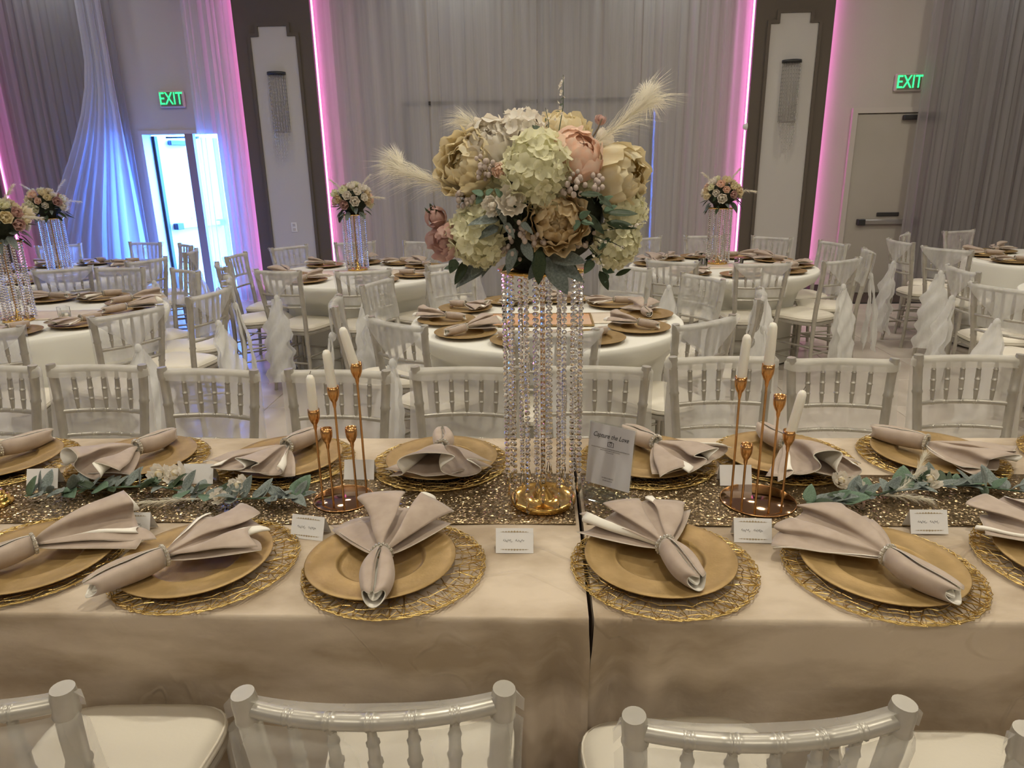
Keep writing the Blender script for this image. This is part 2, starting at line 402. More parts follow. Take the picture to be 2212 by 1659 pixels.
# pink led strips fixed to the pilaster sides
led_names = {(-3.055, -1): 'pink light strip on the outlet pilaster, on its open door side', (-3.055, 1): 'pink light strip on the outlet pilaster, on its centre drape side',
             (2.795, -1): 'pink light strip on the dome pilaster, on its centre drape side', (2.795, 1): 'pink light strip on the dome pilaster, on its closed door side',
             (-7.07, 1): 'pink light strip at the edge of the photo beside the grey drape'}
m = MB(); m.box(-0.006, 0.006, -0.012, 0.012, 0.02, CH - 0.02, 0); led_me = m.mesh('led_strip', 'pink_led')
for cx, pw in PILS:
    for s in (-1, 1):
        if (cx, s) in led_names:
            o = put('led_strip', led_me, None, (cx + s * (pw / 2 + 0.007), WY - 0.062, 0)); tag(o, led_names[(cx, s)], 'light strip', 'pink led strips')

# outlet, dome sensor
o = thing('wall_outlet', 'white wall outlet plate low on the pilaster beside the open door', 'outlet', (-3.04, WY - 0.144, 0.905))
m = MB(); m.box(-0.036, 0.036, -0.008, 0, -0.058, 0.058, bevel=0.003); put('cover_plate', m.mesh('cover_plate', 'plastic_white'), o)
for z in (-0.026, 0.026):
    m = MB(); m.box(-0.017, 0.017, -0.012, -0.007, z - 0.016, z + 0.016, bevel=0.003); put('socket', m.mesh('socket', 'door_frame_paint'), o)
o = thing('dome_sensor', 'small white dome sensor on the edge of the pilaster', 'sensor', (2.362, WY - 0.125, 1.967))
m = MB(); m.lathe([(0.045, 0), (0.045, 0.008), (0.04, 0.012)], 16); m.xf(Matrix.Rotation(R(-90), 4, 'Y')); put('mount', m.mesh('mount', 'plastic_white'), o)
m = MB(); m.lathe([(0.038, 0.01), (0.034, 0.028), (0.02, 0.042), (0.0005, 0.047)], 16); m.xf(Matrix.Rotation(R(-90), 4, 'Y')); put('dome', m.mesh('dome', 'plastic_white'), o)

# doors
def panic_bar(parent, w, z, y=-0.03, mats=('steel', 'dark_steel')):
    m = MB(); m.box(-w / 2, w / 2, y - 0.05, y - 0.015, z - 0.028, z + 0.028, bevel=0.006)
    b = put('panic_bar', m.mesh('panic_bar', mats[0]), parent)
    for s in (-1, 1):
        m = MB(); m.box(s * w / 2 - 0.045, s * w / 2 + 0.045, y - 0.055, 0.0, z - 0.036, z + 0.036, bevel=0.006); put('bar_housing', m.mesh('bar_housing', mats[1]), b)
    return b
d2 = struct('door_2', None, None, (4.13, WY, 0))
m = MB(); m.box(-0.49, 0.49, -0.03, -0.001, 0.01, 2.08); lf = put('leaf', m.mesh('leaf', 'door_paint'), d2)
put('frame', molding(-0.55, 0.55, 0, 2.15, 0.058, 0.05, -0.0005).mesh('frame', 'door_frame_paint'), d2)
panic_bar(d2, 0.62, 0.865)
m = MB(); m.box(-0.13, 0.13, -0.05, -0.03, 0.93, 0.975, bevel=0.006); put('door_plate', m.mesh('door_plate', 'dark_steel'), d2)
m = MB(); m.box(0.02, 0.46, -0.09, -0.03, 2.01, 2.065, bevel=0.008); put('door_closer', m.mesh('door_closer', 'dark_steel'), d2)
d1 = struct('door_1', None, None, (DX0, WY, 0))
m = MB(); m.box(0, 0.045, -0.02, 0.2, 0, DZ); m.box(DX1 - DX0 - 0.045, DX1 - DX0, -0.02, 0.2, 0, DZ); m.box(0.045, DX1 - DX0 - 0.045, -0.02, 0.2, DZ - 0.045, DZ)
put('frame', m.mesh('frame', 'door_frame_paint'), d1)
m = MB(); m.box(0.565, 0.665, -0.012, 0.06, 0, DZ - 0.045); put('mullion', m.mesh('mullion', 'door_edge_brown'), d1)
W1 = 0.93; th = R(66)
leaf = MB(); leaf.box(0, W1 - 0.03, -0.022, 0.022, 0.015, DZ - 0.055)
lf = put('leaf', leaf.mesh('leaf', 'door_white'), d1, (0.065, 0.20, 0), (0, 0, th))
m = MB(); m.box(W1 - 0.03, W1 + 0.04, -0.03, 0.03, 0.015, DZ - 0.055, bevel=0.004); put('edge_stile', m.mesh('edge_stile', 'door_edge_brown'), lf)
m = MB(); m.box(-0.01, 0.03, -0.03, 0.03, 0.015, DZ - 0.055); put('hinge_stile', m.mesh('hinge_stile', 'dark_steel'), lf)
hb = put('bar_mount', None, lf, (W1 / 2 + 0.02, -0.022, 0))
pb = MB(); pb.box(0.12, W1 - 0.06, -0.09, -0.05, 0.87, 0.925, bevel=0.006); pbo = put('panic_bar', pb.mesh('panic_bar', 'plastic_white'), lf)
bpy.data.objects.remove(hb)
for x in (0.13, W1 - 0.10):
    m = MB(); m.box(x - 0.05, x + 0.05, -0.10, -0.02, 0.86, 0.94, bevel=0.006); put('bar_housing', m.mesh('bar_housing', 'dark_steel'), lf)
m = MB(); m.box(0.38, 0.56, -0.026, -0.021, 0.97, 1.02); put('door_plate', m.mesh('door_plate', 'steel'), lf)
m = MB(); m.box(0.18, 0.46, -0.08, -0.022, DZ - 0.16, DZ - 0.10, bevel=0.008); put('door_closer', m.mesh('door_closer', 'dark_steel'), lf)
m = MB(); m.tube([(0.30, 0.05, DZ - 0.08), (0.62, 0.24, DZ - 0.075), (0.40, 0.52, DZ - 0.09)], 0.012, 6); put('closer_arm', m.mesh('closer_arm', 'dark_steel'), d1)

# exit signs
def text_mesh(s, size, matname, extrude=0.002, shear=0.0, ax='CENTER'):
    c = bpy.data.curves.new('txt', 'FONT'); c.body = s; c.size = size; c.extrude = extrude; c.align_x = ax; c.align_y = 'CENTER'; c.shear = shear
    o = bpy.data.objects.new('txt', c); COL.objects.link(o)
    dg = bpy.context.evaluated_depsgraph_get(); me = bpy.data.meshes.new_from_object(o.evaluated_get(dg))
    bpy.data.objects.remove(o); me.materials.clear(); me.materials.append(MATS[matname])
    return me
exit_txt = text_mesh('EXIT', 0.17, 'exit_green', 0.003)
for (x, z, lab) in ((-4.395, 2.405, 'green lit exit sign over the open daylit door'), (4.17, 2.412, 'green lit exit sign over the closed door, half behind the drape')):
    o = thing('exit_sign', lab, 'exit sign', (x, WY, z), 0, 'exit signs')
    m = MB(); m.box(-0.155, 0.155, -0.045, 0, -0.095, 0.095, bevel=0.012); put('housing', m.mesh('housing', 'door_frame_paint'), o)
    m = MB(); m.box(-0.13, 0.13, -0.0475, -0.044, -0.078, 0.078); put('face_plate', m.mesh('face_plate', 'exit_plate'), o)
    put('lettering', exit_txt, o, (0, -0.051, 0), (R(90), 0, 0), (0.82, 1.15, 1))

# crystal wall sconces
def sconce(cx, lab):
    o = thing('wall_sconce', lab, 'sconce', (cx, WY - 0.144, 2.63), 0, 'crystal wall sconces')
    m = MB(); m.box(-0.10, 0.10, -0.012, 0.0, -0.62, 0.0); put('backplate', m.mesh('backplate', 'steel'), o)
    m = MB(); m.lathe([(0.001, 0.03), (0.108, 0.03), (0.108, 0.0), (0.001, 0.0)], 18, a0=PI, a1=2 * PI); put('top_cap', m.mesh('top_cap', 'dark_steel'), o)
    for k in range(11):
        a = PI + PI * k / 10; ln = 0.56 + 0.38 * math.sin(PI * k / 10) ** 1.3
        x, y = 0.098 * math.cos(a), 0.098 * math.sin(a) - 0.006
        m = MB(); z = -0.004
        while z > -ln:
            m.lathe([(0.0005, 0), (0.0088, -0.004), (0.0088, -0.034), (0.0005, -0.038)], 6, (x, y, z), smooth=False); z -= 0.040
        st = put('crystal_strand', m.mesh('crystal_strand', 'crystal'), o); st['kind'] = 'stuff'
    return o
sconce(-3.06, 'crystal waterfall wall sconce above the white wall outlet')
sconce(2.80, 'crystal waterfall wall sconce on the pilaster near the closed door')

# door mat
o = thing('door_mat', 'dark brown floor mat before the closed door', 'mat', (4.05, 8.55, 0))
m = MB(); m.box(-0.5, 0.5, -0.3, 0.3, 0.0, 0.012, bevel=0.004); put('pile', m.mesh('pile', 'mat_brown'), o)
m = MB(); m.box(-0.53, 0.53, -0.33, 0.33, 0.0, 0.007, bevel=0.003); put('border', m.mesh('border', 'black_rubber'), o)

# ------------------------------------------------------------------ drapes
def pleats(seed, n):
    r = random.Random(seed); ph = [(r.uniform(0.6, 1.6), r.uniform(0, 6.28), r.uniform(0.4, 1.0)) for _ in range(4)]
    return lambda s: sum(a * math.sin(2 * PI * n * s * f + p) for f, p, a in ph) / 2.4
def drape(name, label, x0, x1, y, z1, matn, n, amp, seed, shape=None, z0=0.02, nu=9, cols=None, group=None):
    w = pleats(seed, n); cols = cols or max(60, int(n * 14))
    def fn(u, v):
        z = z1 + (z0 - z1) * u
        xa, xb = (x0, x1) if shape is None else shape(u)
        x = xa + (xb - xa) * v
        return (x + 0.02 * w(v * 1.7 + 3), y + amp * (0.55 + 0.45 * u) * w(v + 0.01 * math.sin(u * 3 + seed)), z)
    o = thing(name, label, 'curtain', (0, 0, 0), 0, group)
    m = MB(); m.grid(fn, nu, cols); put('fabric', m.mesh('drape_fabric', matn), o)
    xa, xb = (x0, x1) if shape is None else shape(0)
    m = MB(); m.box(xa, xb, y - 0.02, y + 0.02, z1 - 0.05, z1 + 0.02); put('heading', m.mesh('drape_heading', matn), o)
    return o
G = 'wall drapes'
ZT = CH - 0.03
xs = [-2.57, -1.3, -0.05, 1.15, 2.345]
labs = ['sheer pale drape panel beside the outlet pilaster, washed pink', 'sheer pale drape panel over the framed door outline, second from outlet pilaster',
        'sheer pale drape panel behind the big bouquet, third from outlet pilaster', 'sheer pale drape panel beside the dome pilaster, washed pink']
for k in range(4): drape('sheer_drape', labs[k], xs[k], xs[k + 1] - 0.012, WY - 0.080 - 0.012 * (k % 2), ZT, 'drape_sheer', 6.5, 0.030, 20 + k, group=G)
drape('grey_drape', 'dense grey drape hanging beside the swagged blue lit veil', -6.62, -4.92, WY - 0.10, ZT, 'drape_grey', 13, 0.040, 31, group=G)
drape('grey_drape', 'grey violet drape panel next to the closed door', 4.26, 5.7, WY - 0.17, ZT, 'drape_grey', 11, 0.045, 32, group=G)
drape('grey_drape', 'grey drape panel cut off by the edge of the photo beyond the closed door', 5.72, 7.9, WY - 0.17, ZT, 'drape_grey', 13, 0.045, 33, group=G)
def veil_shape(u):
    k = smooth01((u - 0.3) / 0.7)
    return (-5.12 - 1.15 * k, -4.84 + 0.08 * k)
drape('sheer_veil', 'sheer veil swept open over the left jamb of the daylit door', 0, 0, WY - 0.42, ZT, 'drape_veil', 5.5, 0.07, 41, veil_shape, nu=16, cols=170, group=G)
def veil2(u):
    return (-4.02 - 0.06 * u, -3.52)
drape('sheer_veil', 'sheer veil between the daylit door and the brown pilaster', 0, 0, WY - 0.24, ZT, 'drape_veil', 5, 0.05, 42, veil2, nu=12, cols=120, group=G)

# ================================================================== CHAIRS
def bow(x, hw, b): return -b * (1 - (x / hw) ** 2)
def noded(p0, p1, r, nodes_at, n=20, taper=None, bump=1.22):
    """bamboo like bar between two points: path and radii with knots"""
    p0, p1 = Vector(p0), Vector(p1); ts = sorted(set([i / n for i in range(n + 1)] + [t + d for t in nodes_at for d in (-0.012, 0, 0.012) if 0 < t + d < 1]))
    path = [p0.lerp(p1, t) for t in ts]
    rad = [r * (taper(t) if taper else 1.0) * (bump if any(abs(t - k) < 1e-6 for k in nodes_at) else 1.0) for t in ts]
    return path, rad
CHM = {}
def chair_meshes():
    hw = 0.187
    def hz(z): return 0.155 + 0.034 * max(0.0, (z - 0.45) / 0.467)
    def yb(z): return -0.205 - 0.055 * smooth01((z - 0.42) / 0.5) - 0.01
    for s in (-1, 1):
        path = [(s * 0.166, -0.235, 0.0), (s * 0.162, -0.222, 0.12), (s * 0.157, -0.215, 0.30), (s * 0.155, yb(0.44), 0.44)]
        zs = [0.50, 0.56, 0.60, 0.608, 0.616, 0.68, 0.74, 0.772, 0.78, 0.788, 0.84, 0.868, 0.875, 0.882, 0.905, 0.917]
        path += [(s * hz(z), yb(z), z) for z in zs]
        rad = [0.0135, 0.014, 0.015, 0.0165] + [0.0165, 0.0165, 0.0165, 0.0195, 0.0165, 0.0165, 0.0165, 0.0165, 0.0195, 0.0165, 0.0168, 0.0168, 0.0195, 0.018, 0.0185, 0.0165]
        m = MB(); m.tube(path, rad, 20); CHM['post%d' % s] = m.mesh('back_post', 'chair_silver')
        p, r = noded((s * 0.185, 0.185, 0), (s * 0.182, 0.180, 0.43), 0.0150, (0.35, 0.7), 8, lambda t: 0.8 + 0.25 * t)
        m = MB(); m.tube(p, r, 8); CHM['leg%d' % s] = m.mesh('front_leg', 'chair_silver')
        for k, (za, zb) in enumerate(((0.17, 0.17), (0.27, 0.27))):
            m = MB(); m.tube([(s * 0.159, -0.217, za), (s * 0.184, 0.18, zb)], 0.0075, 6); CHM['sside%d%d' % (s, k)] = m.mesh('stretcher', 'chair_silver')
    for k, z in enumerate((0.14, 0.24)):
        m = MB(); m.tube([(-0.183, 0.183, z), (0.183, 0.183, z)], 0.0075, 6); CHM['sfront%d' % k] = m.mesh('stretcher', 'chair_silver')
    m = MB(); m.tube([(-0.159, -0.218, 0.22), (0.159, -0.218, 0.22)], 0.0075, 6); CHM['sback'] = m.mesh('stretcher', 'chair_silver')
    xs5 = [-0.118, -0.059, 0.0, 0.059, 0.118]
    def rail(z, r, b, kn):
        xs = sorted([-hw + 2 * hw * i / 24 for i in range(25)] + [x + d for x in kn for d in (-0.0075, -0.0048, -0.002, 0.002, 0.0048, 0.0075)])
        q = hz(z) / hw
        path = [(x * q, yb(z) + bow(x, hw, b), z) for x in xs]
        rad = [r * (1.14 if any(abs(abs(x - k) - 0.0048) < 1e-6 for k in kn) else 0.97 if any(abs(x - k) < 0.003 for k in kn) else 1.0) for x in xs]
        m = MB(); m.tube(path, rad, 14); return m
    CHM['top'] = rail(0.893, 0.0118, 0.032, xs5).mesh('top_rail', 'chair_silver')
    CHM['rail1'] = rail(0.735, 0.0088, 0.030, xs5).mesh('back_rail', 'chair_silver')
    CHM['rail2'] = rail(0.645, 0.0078, 0.028, xs5).mesh('back_rail', 'chair_silver')
    for i, x in enumerate(xs5):
        p, r = noded((x * hz(0.735) / hw, yb(0.735) + bow(x, hw, 0.030), 0.735), (x, yb(0.893) + bow(x, hw, 0.032), 0.893), 0.0088, (0.28, 0.52, 0.76), 12,
                     lambda t: 0.56 + 0.52 * math.sin(PI * t) ** 0.8, 1.30)
        m = MB(); m.tube(p, r, 8); CHM['sp%d' % i] = m.mesh('spindle', 'chair_silver')
    def outline(k, n=40, gx=1.0):
        pts = []
        for i in range(n):
            a = 2 * PI * i / n; c, s = math.cos(a), math.sin(a)
            e = 0.42
            x = math.copysign(abs(c) ** e, c); y = math.copysign(abs(s) ** e, s)
            pts.append(((0.187 + 0.022 * y) * x * k, 0.197 * y * k))
        return pts
    m = MB(); vs = []; fs = []; n = 40
    for (k, z) in ((1.0, 0.425), (1.01, 0.435), (1.0, 0.448)): vs += [(x, y, z) for x, y in outline(k)]
    for r_ in range(2):
        for i in range(n): fs.append((r_ * n + i, r_ * n + (i + 1) % n, (r_ + 1) * n + (i + 1) % n, (r_ + 1) * n + i))
    fs += [tuple(reversed(range(n))), tuple(range(2 * n, 3 * n))]
    m.add(vs, fs, 0, False); CHM['frame'] = m.mesh('seat_frame', 'chair_silver')
    m = MB(); vs = []; fs = []
    prof = [(0.97, 0.449), (1.015, 0.455), (1.02, 0.463), (1.005, 0.472), (0.995, 0.474), (0.96, 0.486), (0.86, 0.494), (0.6, 0.499), (0.3, 0.501), (0.01, 0.501)]
    for k, z in prof: vs += [(x, y, z) for x, y in outline(k)]
    for r_ in range(len(prof) - 1):
        for i in range(n): fs.append((r_ * n + i, r_ * n + (i + 1) % n, (r_ + 1) * n + (i + 1) % n, (r_ + 1) * n + i))
    fs.append(tuple(reversed(range(n))))
    m.add(vs, fs); CHM['cushion'] = m.mesh('seat_cushion', 'cushion_ivory')
    m = MB(); m.tube([(x, y, 0.4735) for x, y in outline(1.004)] + [(*outline(1.004)[0], 0.4735)], 0.0028, 5); CHM['piping'] = m.mesh('piping', 'cushion_ivory')
    # loose sheer slip over the whole back (head table chairs)
    for v in range(4):
        r = random.Random(50 + v); ph = [r.uniform(0, 6) for _ in range(6)]
        def slip(side):
            def fn(u, a):
                x = (a * 2 - 1); u0 = u ** 1.6; ln = 0.60 if side < 0 else 0.045
                zt = 0.885 if (v == 3 and side < 0) else 0.9215
                z = zt - ln * u0 - 0.022 * abs(x) ** 30 * (1 - u0)
                uu = (0.9215 - z) / 0.49
                wv = 0.006 * math.sin(9 * a + ph[0] + 3 * uu) + 0.004 * math.sin(17 * a + ph[1] - 4 * uu)
                hwx = hz(max(z, 0.45)) + 0.0285 + 0.030 * max(0, uu) + 0.004 * math.sin(5 * uu + ph[2])
                sag = 0.0125 * (1 - x ** 8) * (1 - min(1, uu)) ** 4
                dy = (0.026 + 0.020 * uu) * (1 - abs(x) ** 18) * min(1.0, u0 * ln * 90)
                return (x * hwx, yb(max(z, 0.44)) + bow(max(-1, min(1, x)), 1.0, 0.030) + side * dy + wv * min(1, uu * 6), z - sag)
            return fn
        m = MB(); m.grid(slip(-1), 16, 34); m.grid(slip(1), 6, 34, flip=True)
        CHM['slip%d' % v] = m.mesh('chair_slip', 'organza_near' if v == 3 else 'organza_cover')
    # cap gathered into a knot behind, with a hanging tail (round table chairs)
    for v in range(3):
        r = random.Random(80 + v); ph = [r.uniform(0, 6) for _ in range(6)]
        def front(u, a):
            u = u ** 1.6; x = a * 2 - 1; z = 0.922 - 0.26 * u - 0.0125 * (1 - x ** 8) * (1 - u)
            return (x * (hz(z) + 0.0285), yb(z) + bow(x, 1.0, 0.022) + 0.026 * min(1, u * 40) * (1 - abs(x) ** 18) + 0.003 * math.sin(9 * a + ph[0] + 5 * u), z)
        def back(u, a):
            u = u ** 1.4; x = a * 2 - 1; k = smooth01(u) ** 0.8
            z = 0.9225 - 0.0125 * (1 - x ** 8) * (1 - u) - u * (0.20 + 0.07 * abs(x) * (1 - u))
            xx = x * 0.219 * (1 - 0.90 * k)
            return (xx, yb(z) - 0.027 * min(1, u * 30) - 0.03 * k + bow(x, 1.0, 0.02) * (1 - k) + 0.008 * k * math.sin(11 * a + ph[1]) * (1 - 0.5 * u), z)
        m = MB(); m.grid(front, 10, 24, flip=True); m.grid(back, 12, 28)
        CHM['cap%d' % v] = m.mesh('chair_cap', 'organza')
        m = MB(); m.ball((0, yb(0.725) - 0.062, 0.718), 0.021, 8, sz=1.3); CHM['knot%d' % v] = m.mesh('knot', 'organza_tail')
        ln = (0.56, 0.62, 0.54)[v]; rf = (0.006, 0.018, 0.010)[v]; wd = (0.088, 0.112, 0.100)[v]
        def tail(side):
            def fn(u, a):
                x = a * 2 - 1; wx = 0.020 + (wd - 0.020) * smooth01(u * 2.2 + 0.12) ** 0.8
                edge = rf * math.sin(34 * u + ph[2] + 3 * x) * abs(x) ** 3 * min(1, 3 * u)
                y = yb(0.725) - 0.072 - 0.035 * smooth01(u * 2) + side * (0.006 + 0.028 * u) + 0.016 * u * math.sin(8.5 * a + ph[3] + side) + rf * 0.8 * math.sin(20 * u + 9 * a + ph[4])
                return (x * wx + edge + 0.015 * math.sin(2.2 * u + ph[5]) * u, y, 0.715 - ln * u - 0.03 * u * math.sin(3 * a + ph[0]))
            return fn
        m = MB(); m.grid(tail(-1), 26, 18); m.grid(tail(1), 26, 18, flip=True)
        CHM['tail%d' % v] = m.mesh('sash_tail', 'organza_tail')
chair_meshes()
for _m in CHM.values(): _m.transform(Matrix.Diagonal((0.945, 1, 1, 1)))
def chair_proto(kind, v):
    t = put('chair_prototype', None)
    put('seat_cushion', CHM['cushion'], t); put('piping', CHM['piping'], t.children[0])
    put('seat_frame', CHM['frame'], t)
    for s in (-1, 1):
        put('back_post', CHM['post%d' % s], t); put('leg', CHM['leg%d' % s], t)
        for k in (0, 1): put('stretcher', CHM['sside%d%d' % (s, k)], t)
    for k in (0, 1): put('stretcher', CHM['sfront%d' % k], t)
    put('stretcher', CHM['sback'], t)
    tr = put('top_rail', CHM['top'], t); put('back_rail', CHM['rail1'], t); put('back_rail', CHM['rail2'], t)
    for i in range(5): put('spindle', CHM['sp%d' % i], t)
    if kind == 'slip':
        c = put('sheer_slip', CHM['slip%d' % v], t); c['label'] = 'sheer ivory slip over the chair back'
    else:
        c = put('sheer_cap', CHM['cap%d' % v], t); c['label'] = 'sheer white cap gathered behind the chair back'
        put('knot', CHM['knot%d' % v], c)
        put('sash_tail', CHM['tail%d' % v], c)
    return t
PROTO = {('slip', v): chair_proto('slip', v) for v in range(4)}
PROTO.update({('cap', v): chair_proto('cap', v) for v in range(3)})
def chair(kind, v, x, y, rz, label, group):
    o = copy_tree(PROTO[(kind, v)]); o.name = 'banquet_chair'
    o.location = (x, y, 0); o.rotation_euler = (0, 0, rz)
    return tag(o, label, 'chair', group)

# ================================================================== HEAD TABLE
TZ = 0.75
TY0, TY1 = 1.195, 2.15
near_chairs = [(-0.855, 1.053, 2, 'silver chair at the head table, near side, cut by the left photo edge'),
               (-0.245, 1.063, 2.6, 'silver chair at the head table, near side, before the cloth seam on its left'),
               (0.272, 1.039, 4.7, 'silver chair at the head table, near side, just right of the cloth seam'),
               (0.775, 1.015, 1, 'silver chair at the head table, near side, cut by the right photo edge')]
def head_cloth(x0, x1, seam_left):
    """velvet cloth: top, near and far drop, and the drop at both ends; folds gather at the seam"""
    L = x1 - x0; nx = 320
    seam_x = x0 if seam_left else x1
    rr = random.Random(3 if seam_left else 4)
    ph = [rr.uniform(0, 6.28) for _ in range(8)]
    def surf(x, y, s):       # s: path length below the edge
        d = abs(x - seam_x); g = math.exp(-d / 0.15)
        f = smooth01(s / 0.5); f2 = smooth01(s / 0.08)
        fold = f2 * (0.55 + 0.45 * f) * 0.044 * g * math.sin(d * 50 + ph[0]) + f * (0.006 * math.sin(d * 19 + ph[4]) * math.exp(-d / 0.5) + 0.007 * math.sin(x * 11 + ph[1]) + 0.004 * math.sin(x * 27 + ph[2]))
        return fold
    prof = []
    drop = [i / 30 for i in range(30)] + [0.984, 0.994, 1.0]
    for i in drop: prof.append(('n', i))           # near drop from the floor up
    for i in [0.004, 0.011] + [i / 40 for i in range(1, 40)] + [0.989, 0.996]: prof.append(('t', i))
    for i in reversed(drop): prof.append(('f', i))
    def lean(x, s, nearside=True):      # pushed in under the tabletop by the seats
        k = min(1.0, max(0.0, s - 0.01) / 0.235)
        return (0.088 if nearside else 0.255) * k * (1 if k < 1 else 1.0)
    def fn(u, v):
        x = x0 + L * u; kind, t = prof[min(len(prof) - 1, int(round(v * (len(prof) - 1))))]
        if kind == 't':
            y = TY0 + (TY1 - TY0) * t
            return (x, y, TZ + 0.0006 * math.sin(13 * x + 9 * y + ph[3]) + 0.0005 * math.sin(31 * x - 17 * y))
        s = (TZ - 0.012) * (1 - t)
        rd = min(1.0, s / 0.012)
        fo = surf(x, 0, s)
        if kind == 'n':
            d = abs(x - seam_x); x += max(0.0, 1 - d / 0.12) * 0.0046 * smooth01(s / 0.12) * (-1 if seam_left else 1)
            return (x, TY0 - 0.004 * rd + max(lean(x, s), 0) - fo, TZ - 0.001 - s)
        return (x, TY1 + 0.004 * rd - lean(x, s, False) + fo * 0.5, TZ - 0.001 - s)
    m = MB(); m.grid(fn, nx, len(prof))
    me = m.mesh('velvet_cloth', 'velvet')
    return me
for (x0, x1, sl, lab) in ((-2.35, 0.088, False, 'champagne velvet tablecloth on the head table section holding the crystal stand'),
                          (0.098, 2.5, True, 'champagne velvet tablecloth on the head table section holding the acrylic sign')):
    o = tag(put('tablecloth', head_cloth(x0, x1, sl)), lab, 'tablecloth', 'head table cloths')
    # loose end falling into the seam
    xs = x1 if not sl else x0; sg = 1 if not sl else -1
    t = thing('banquet_table', 'folding table hidden under the velvet cloth ' + ('with the crystal stand' if not sl else 'with the acrylic sign'), 'table', ((x0 + x1) / 2, (TY0 + TY1) / 2, 0), 0, 'head table sections')
    hl = (x1 - x0) / 2 - 0.008
    m = MB(); m.box(-hl, hl, -0.44, 0.44, 0.715, TZ - 0.006, bevel=0.004); put('tabletop', m.mesh('tabletop', 'plastic_white'), t)
    for a in (-1, 1):
        for b in (-1, 1):
            m = MB(); m.tube([(a * (hl - 0.25), b * 0.12, 0), (a * (hl - 0.25), b * 0.14, 0.715)], 0.014, 8); put('leg', m.mesh('leg', 'dark_steel'), t)
# gathered end folds at the seam, one per cloth
def seam_fold(x, sg, ph):
    m = MB()
    def fn(u, v):
        z = TZ - 0.004 - 0.72 * u; q = smooth01(0.72 * u / 0.3); ya = TY0 + 0.004 + 0.10 * q; yb_ = TY1 - 0.006 - 0.285 * q; y = ya + (yb_ - ya) * v
        return (x + sg * (0.0005 + 0.004 * u), y, z)
    m.grid(fn, 8, 20)
    return m.mesh('end_drop', 'velvet')
for o in list(bpy.data.objects):
    if o.name.startswith('tablecloth') and o.parent is None:
        k = 'crystal' in o['label']; put('end_drop', seam_fold(0.088 if k else 0.098, 1 if k else -1, 0), o)

# sequin runners
def runner(x0, x1, label):
    ph = rnd.uniform(0, 6)
    def fn(u, v):
        x = x0 + (x1 - x0) * u
        y0 = 1.565 + 0.004 * math.sin(7 * x + ph); y1 = 1.862 + 0.005 * math.sin(5 * x + ph)
        return (x, y0 + (y1 - y0) * v, 0.7525 + 0.0008 * math.sin(19 * x + 11 * v))
    m = MB(); m.sheet(fn, 60, 12, 0.0014, 0, 0)
    tag(put('sequin_runner', m.mesh('sequin_runner', 'sequins')), label, 'table runner', 'sequin runners')
runner(-2.3, 0.080, 'bronze sequin runner under the crystal stand'); runner(0.106, 2.45, 'bronze sequin runner under the acrylic sign')

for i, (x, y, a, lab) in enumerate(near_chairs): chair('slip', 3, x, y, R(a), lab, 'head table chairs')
far_chairs = [(-2.07, 2.51, 'first'), (-1.655, 2.512, 'second'), (-1.205, 2.45, 'third'), (-0.727, 2.425, 'fourth'), (-0.276, 2.456, 'fifth'),
              (0.185, 2.46, 'sixth'), (0.655, 2.58, 'seventh'), (1.075, 2.545, 'eighth'), (1.54, 2.583, 'ninth')]
for i, (x, y, nth) in enumerate(far_chairs):
    rz = [-2, -2, -6, -4, -1, -4, 2, -3, -1][i]
    a = R(180 + rz)
    # back top sits 0.265 m behind the seat centre
    chair('slip', (i + 1) % 3, x + 0.27 * math.sin(R(rz)), y - 0.31, a, 'silver chair across the head table, %s from the left photo edge' % nth, 'head table chairs')

# ================================================================== PLACE SETTINGS
m = MB(); m.lathe([(0.0005, 0.004), (0.086, 0.004), (0.0905, 0.0050), (0.0935, 0.0088), (0.0965, 0.0128), (0.1000, 0.0140), (0.1045, 0.0126), (0.150, 0.0165), (0.163, 0.0185), (0.165, 0.0175), (0.164, 0.0155), (0.150, 0.0125), (0.105, 0.004), (0.098, 0.0), (0.0005, 0.0)], 56)
charger_me = m.mesh('charger_plate', 'charger_gold')
def wire_mat(seed):
    r = random.Random(seed); m = MB()
    def z(): return r.uniform(0.0018, 0.0042)
    # braided rim
    for k in range(3):
        n = 84; pts = []
        for i in range(n + 1):
            a = 2 * PI * i / n; rr = 0.196 + 0.006 * math.sin(i * 2 * PI / 4.2 + k * 2.1) + r.uniform(-0.0015, 0.0015)
            pts.append((rr * math.cos(a), rr * math.sin(a), 0.003 + 0.0015 * math.sin(i * 1.5 + k * 2.1)))
        m.tube(pts, 0.0013, 4, caps=False)
    # crossing wires between an inner and the outer ring
    for k in range(4):
        n = 36; pts = []
        for i in range(2 * n + 1):
            a = 2 * PI * (i + k * 0.27) / (2 * n) + r.uniform(-0.03, 0.03)
            rr = (0.198 if i % 2 else 0.135 + 0.02 * k) + r.uniform(-0.006, 0.004)
            pts.append((rr * math.cos(a), rr * math.sin(a), z()))
        m.tube(pts, 0.0011, 4, caps=False, smooth=False)
    for k in range(3):
        n = 60; pts = []
        for i in range(n + 1):
            a = 2 * PI * i / n; rr = 0.150 + 0.016 * k + r.uniform(-0.006, 0.006)
            pts.append((rr * math.cos(a), rr * math.sin(a), z()))
        m.tube(pts, 0.0010, 4, caps=False, smooth=False)
    for k in range(14):   # plain crossing wires under the plate
        a = r.uniform(0, PI); o = r.uniform(-0.1, 0.1); c, s = math.cos(a), math.sin(a); h = math.sqrt(0.19 ** 2 - o * o)
        m.tube([(o * -s - h * c, o * c - h * s, 0.003), (o * -s + h * c, o * c + h * s, 0.003)], 0.001, 4, caps=False)
    return m.mesh('wire_placemat', 'wire_gold')
mats_me = [wire_mat(s) for s in (1, 2)]

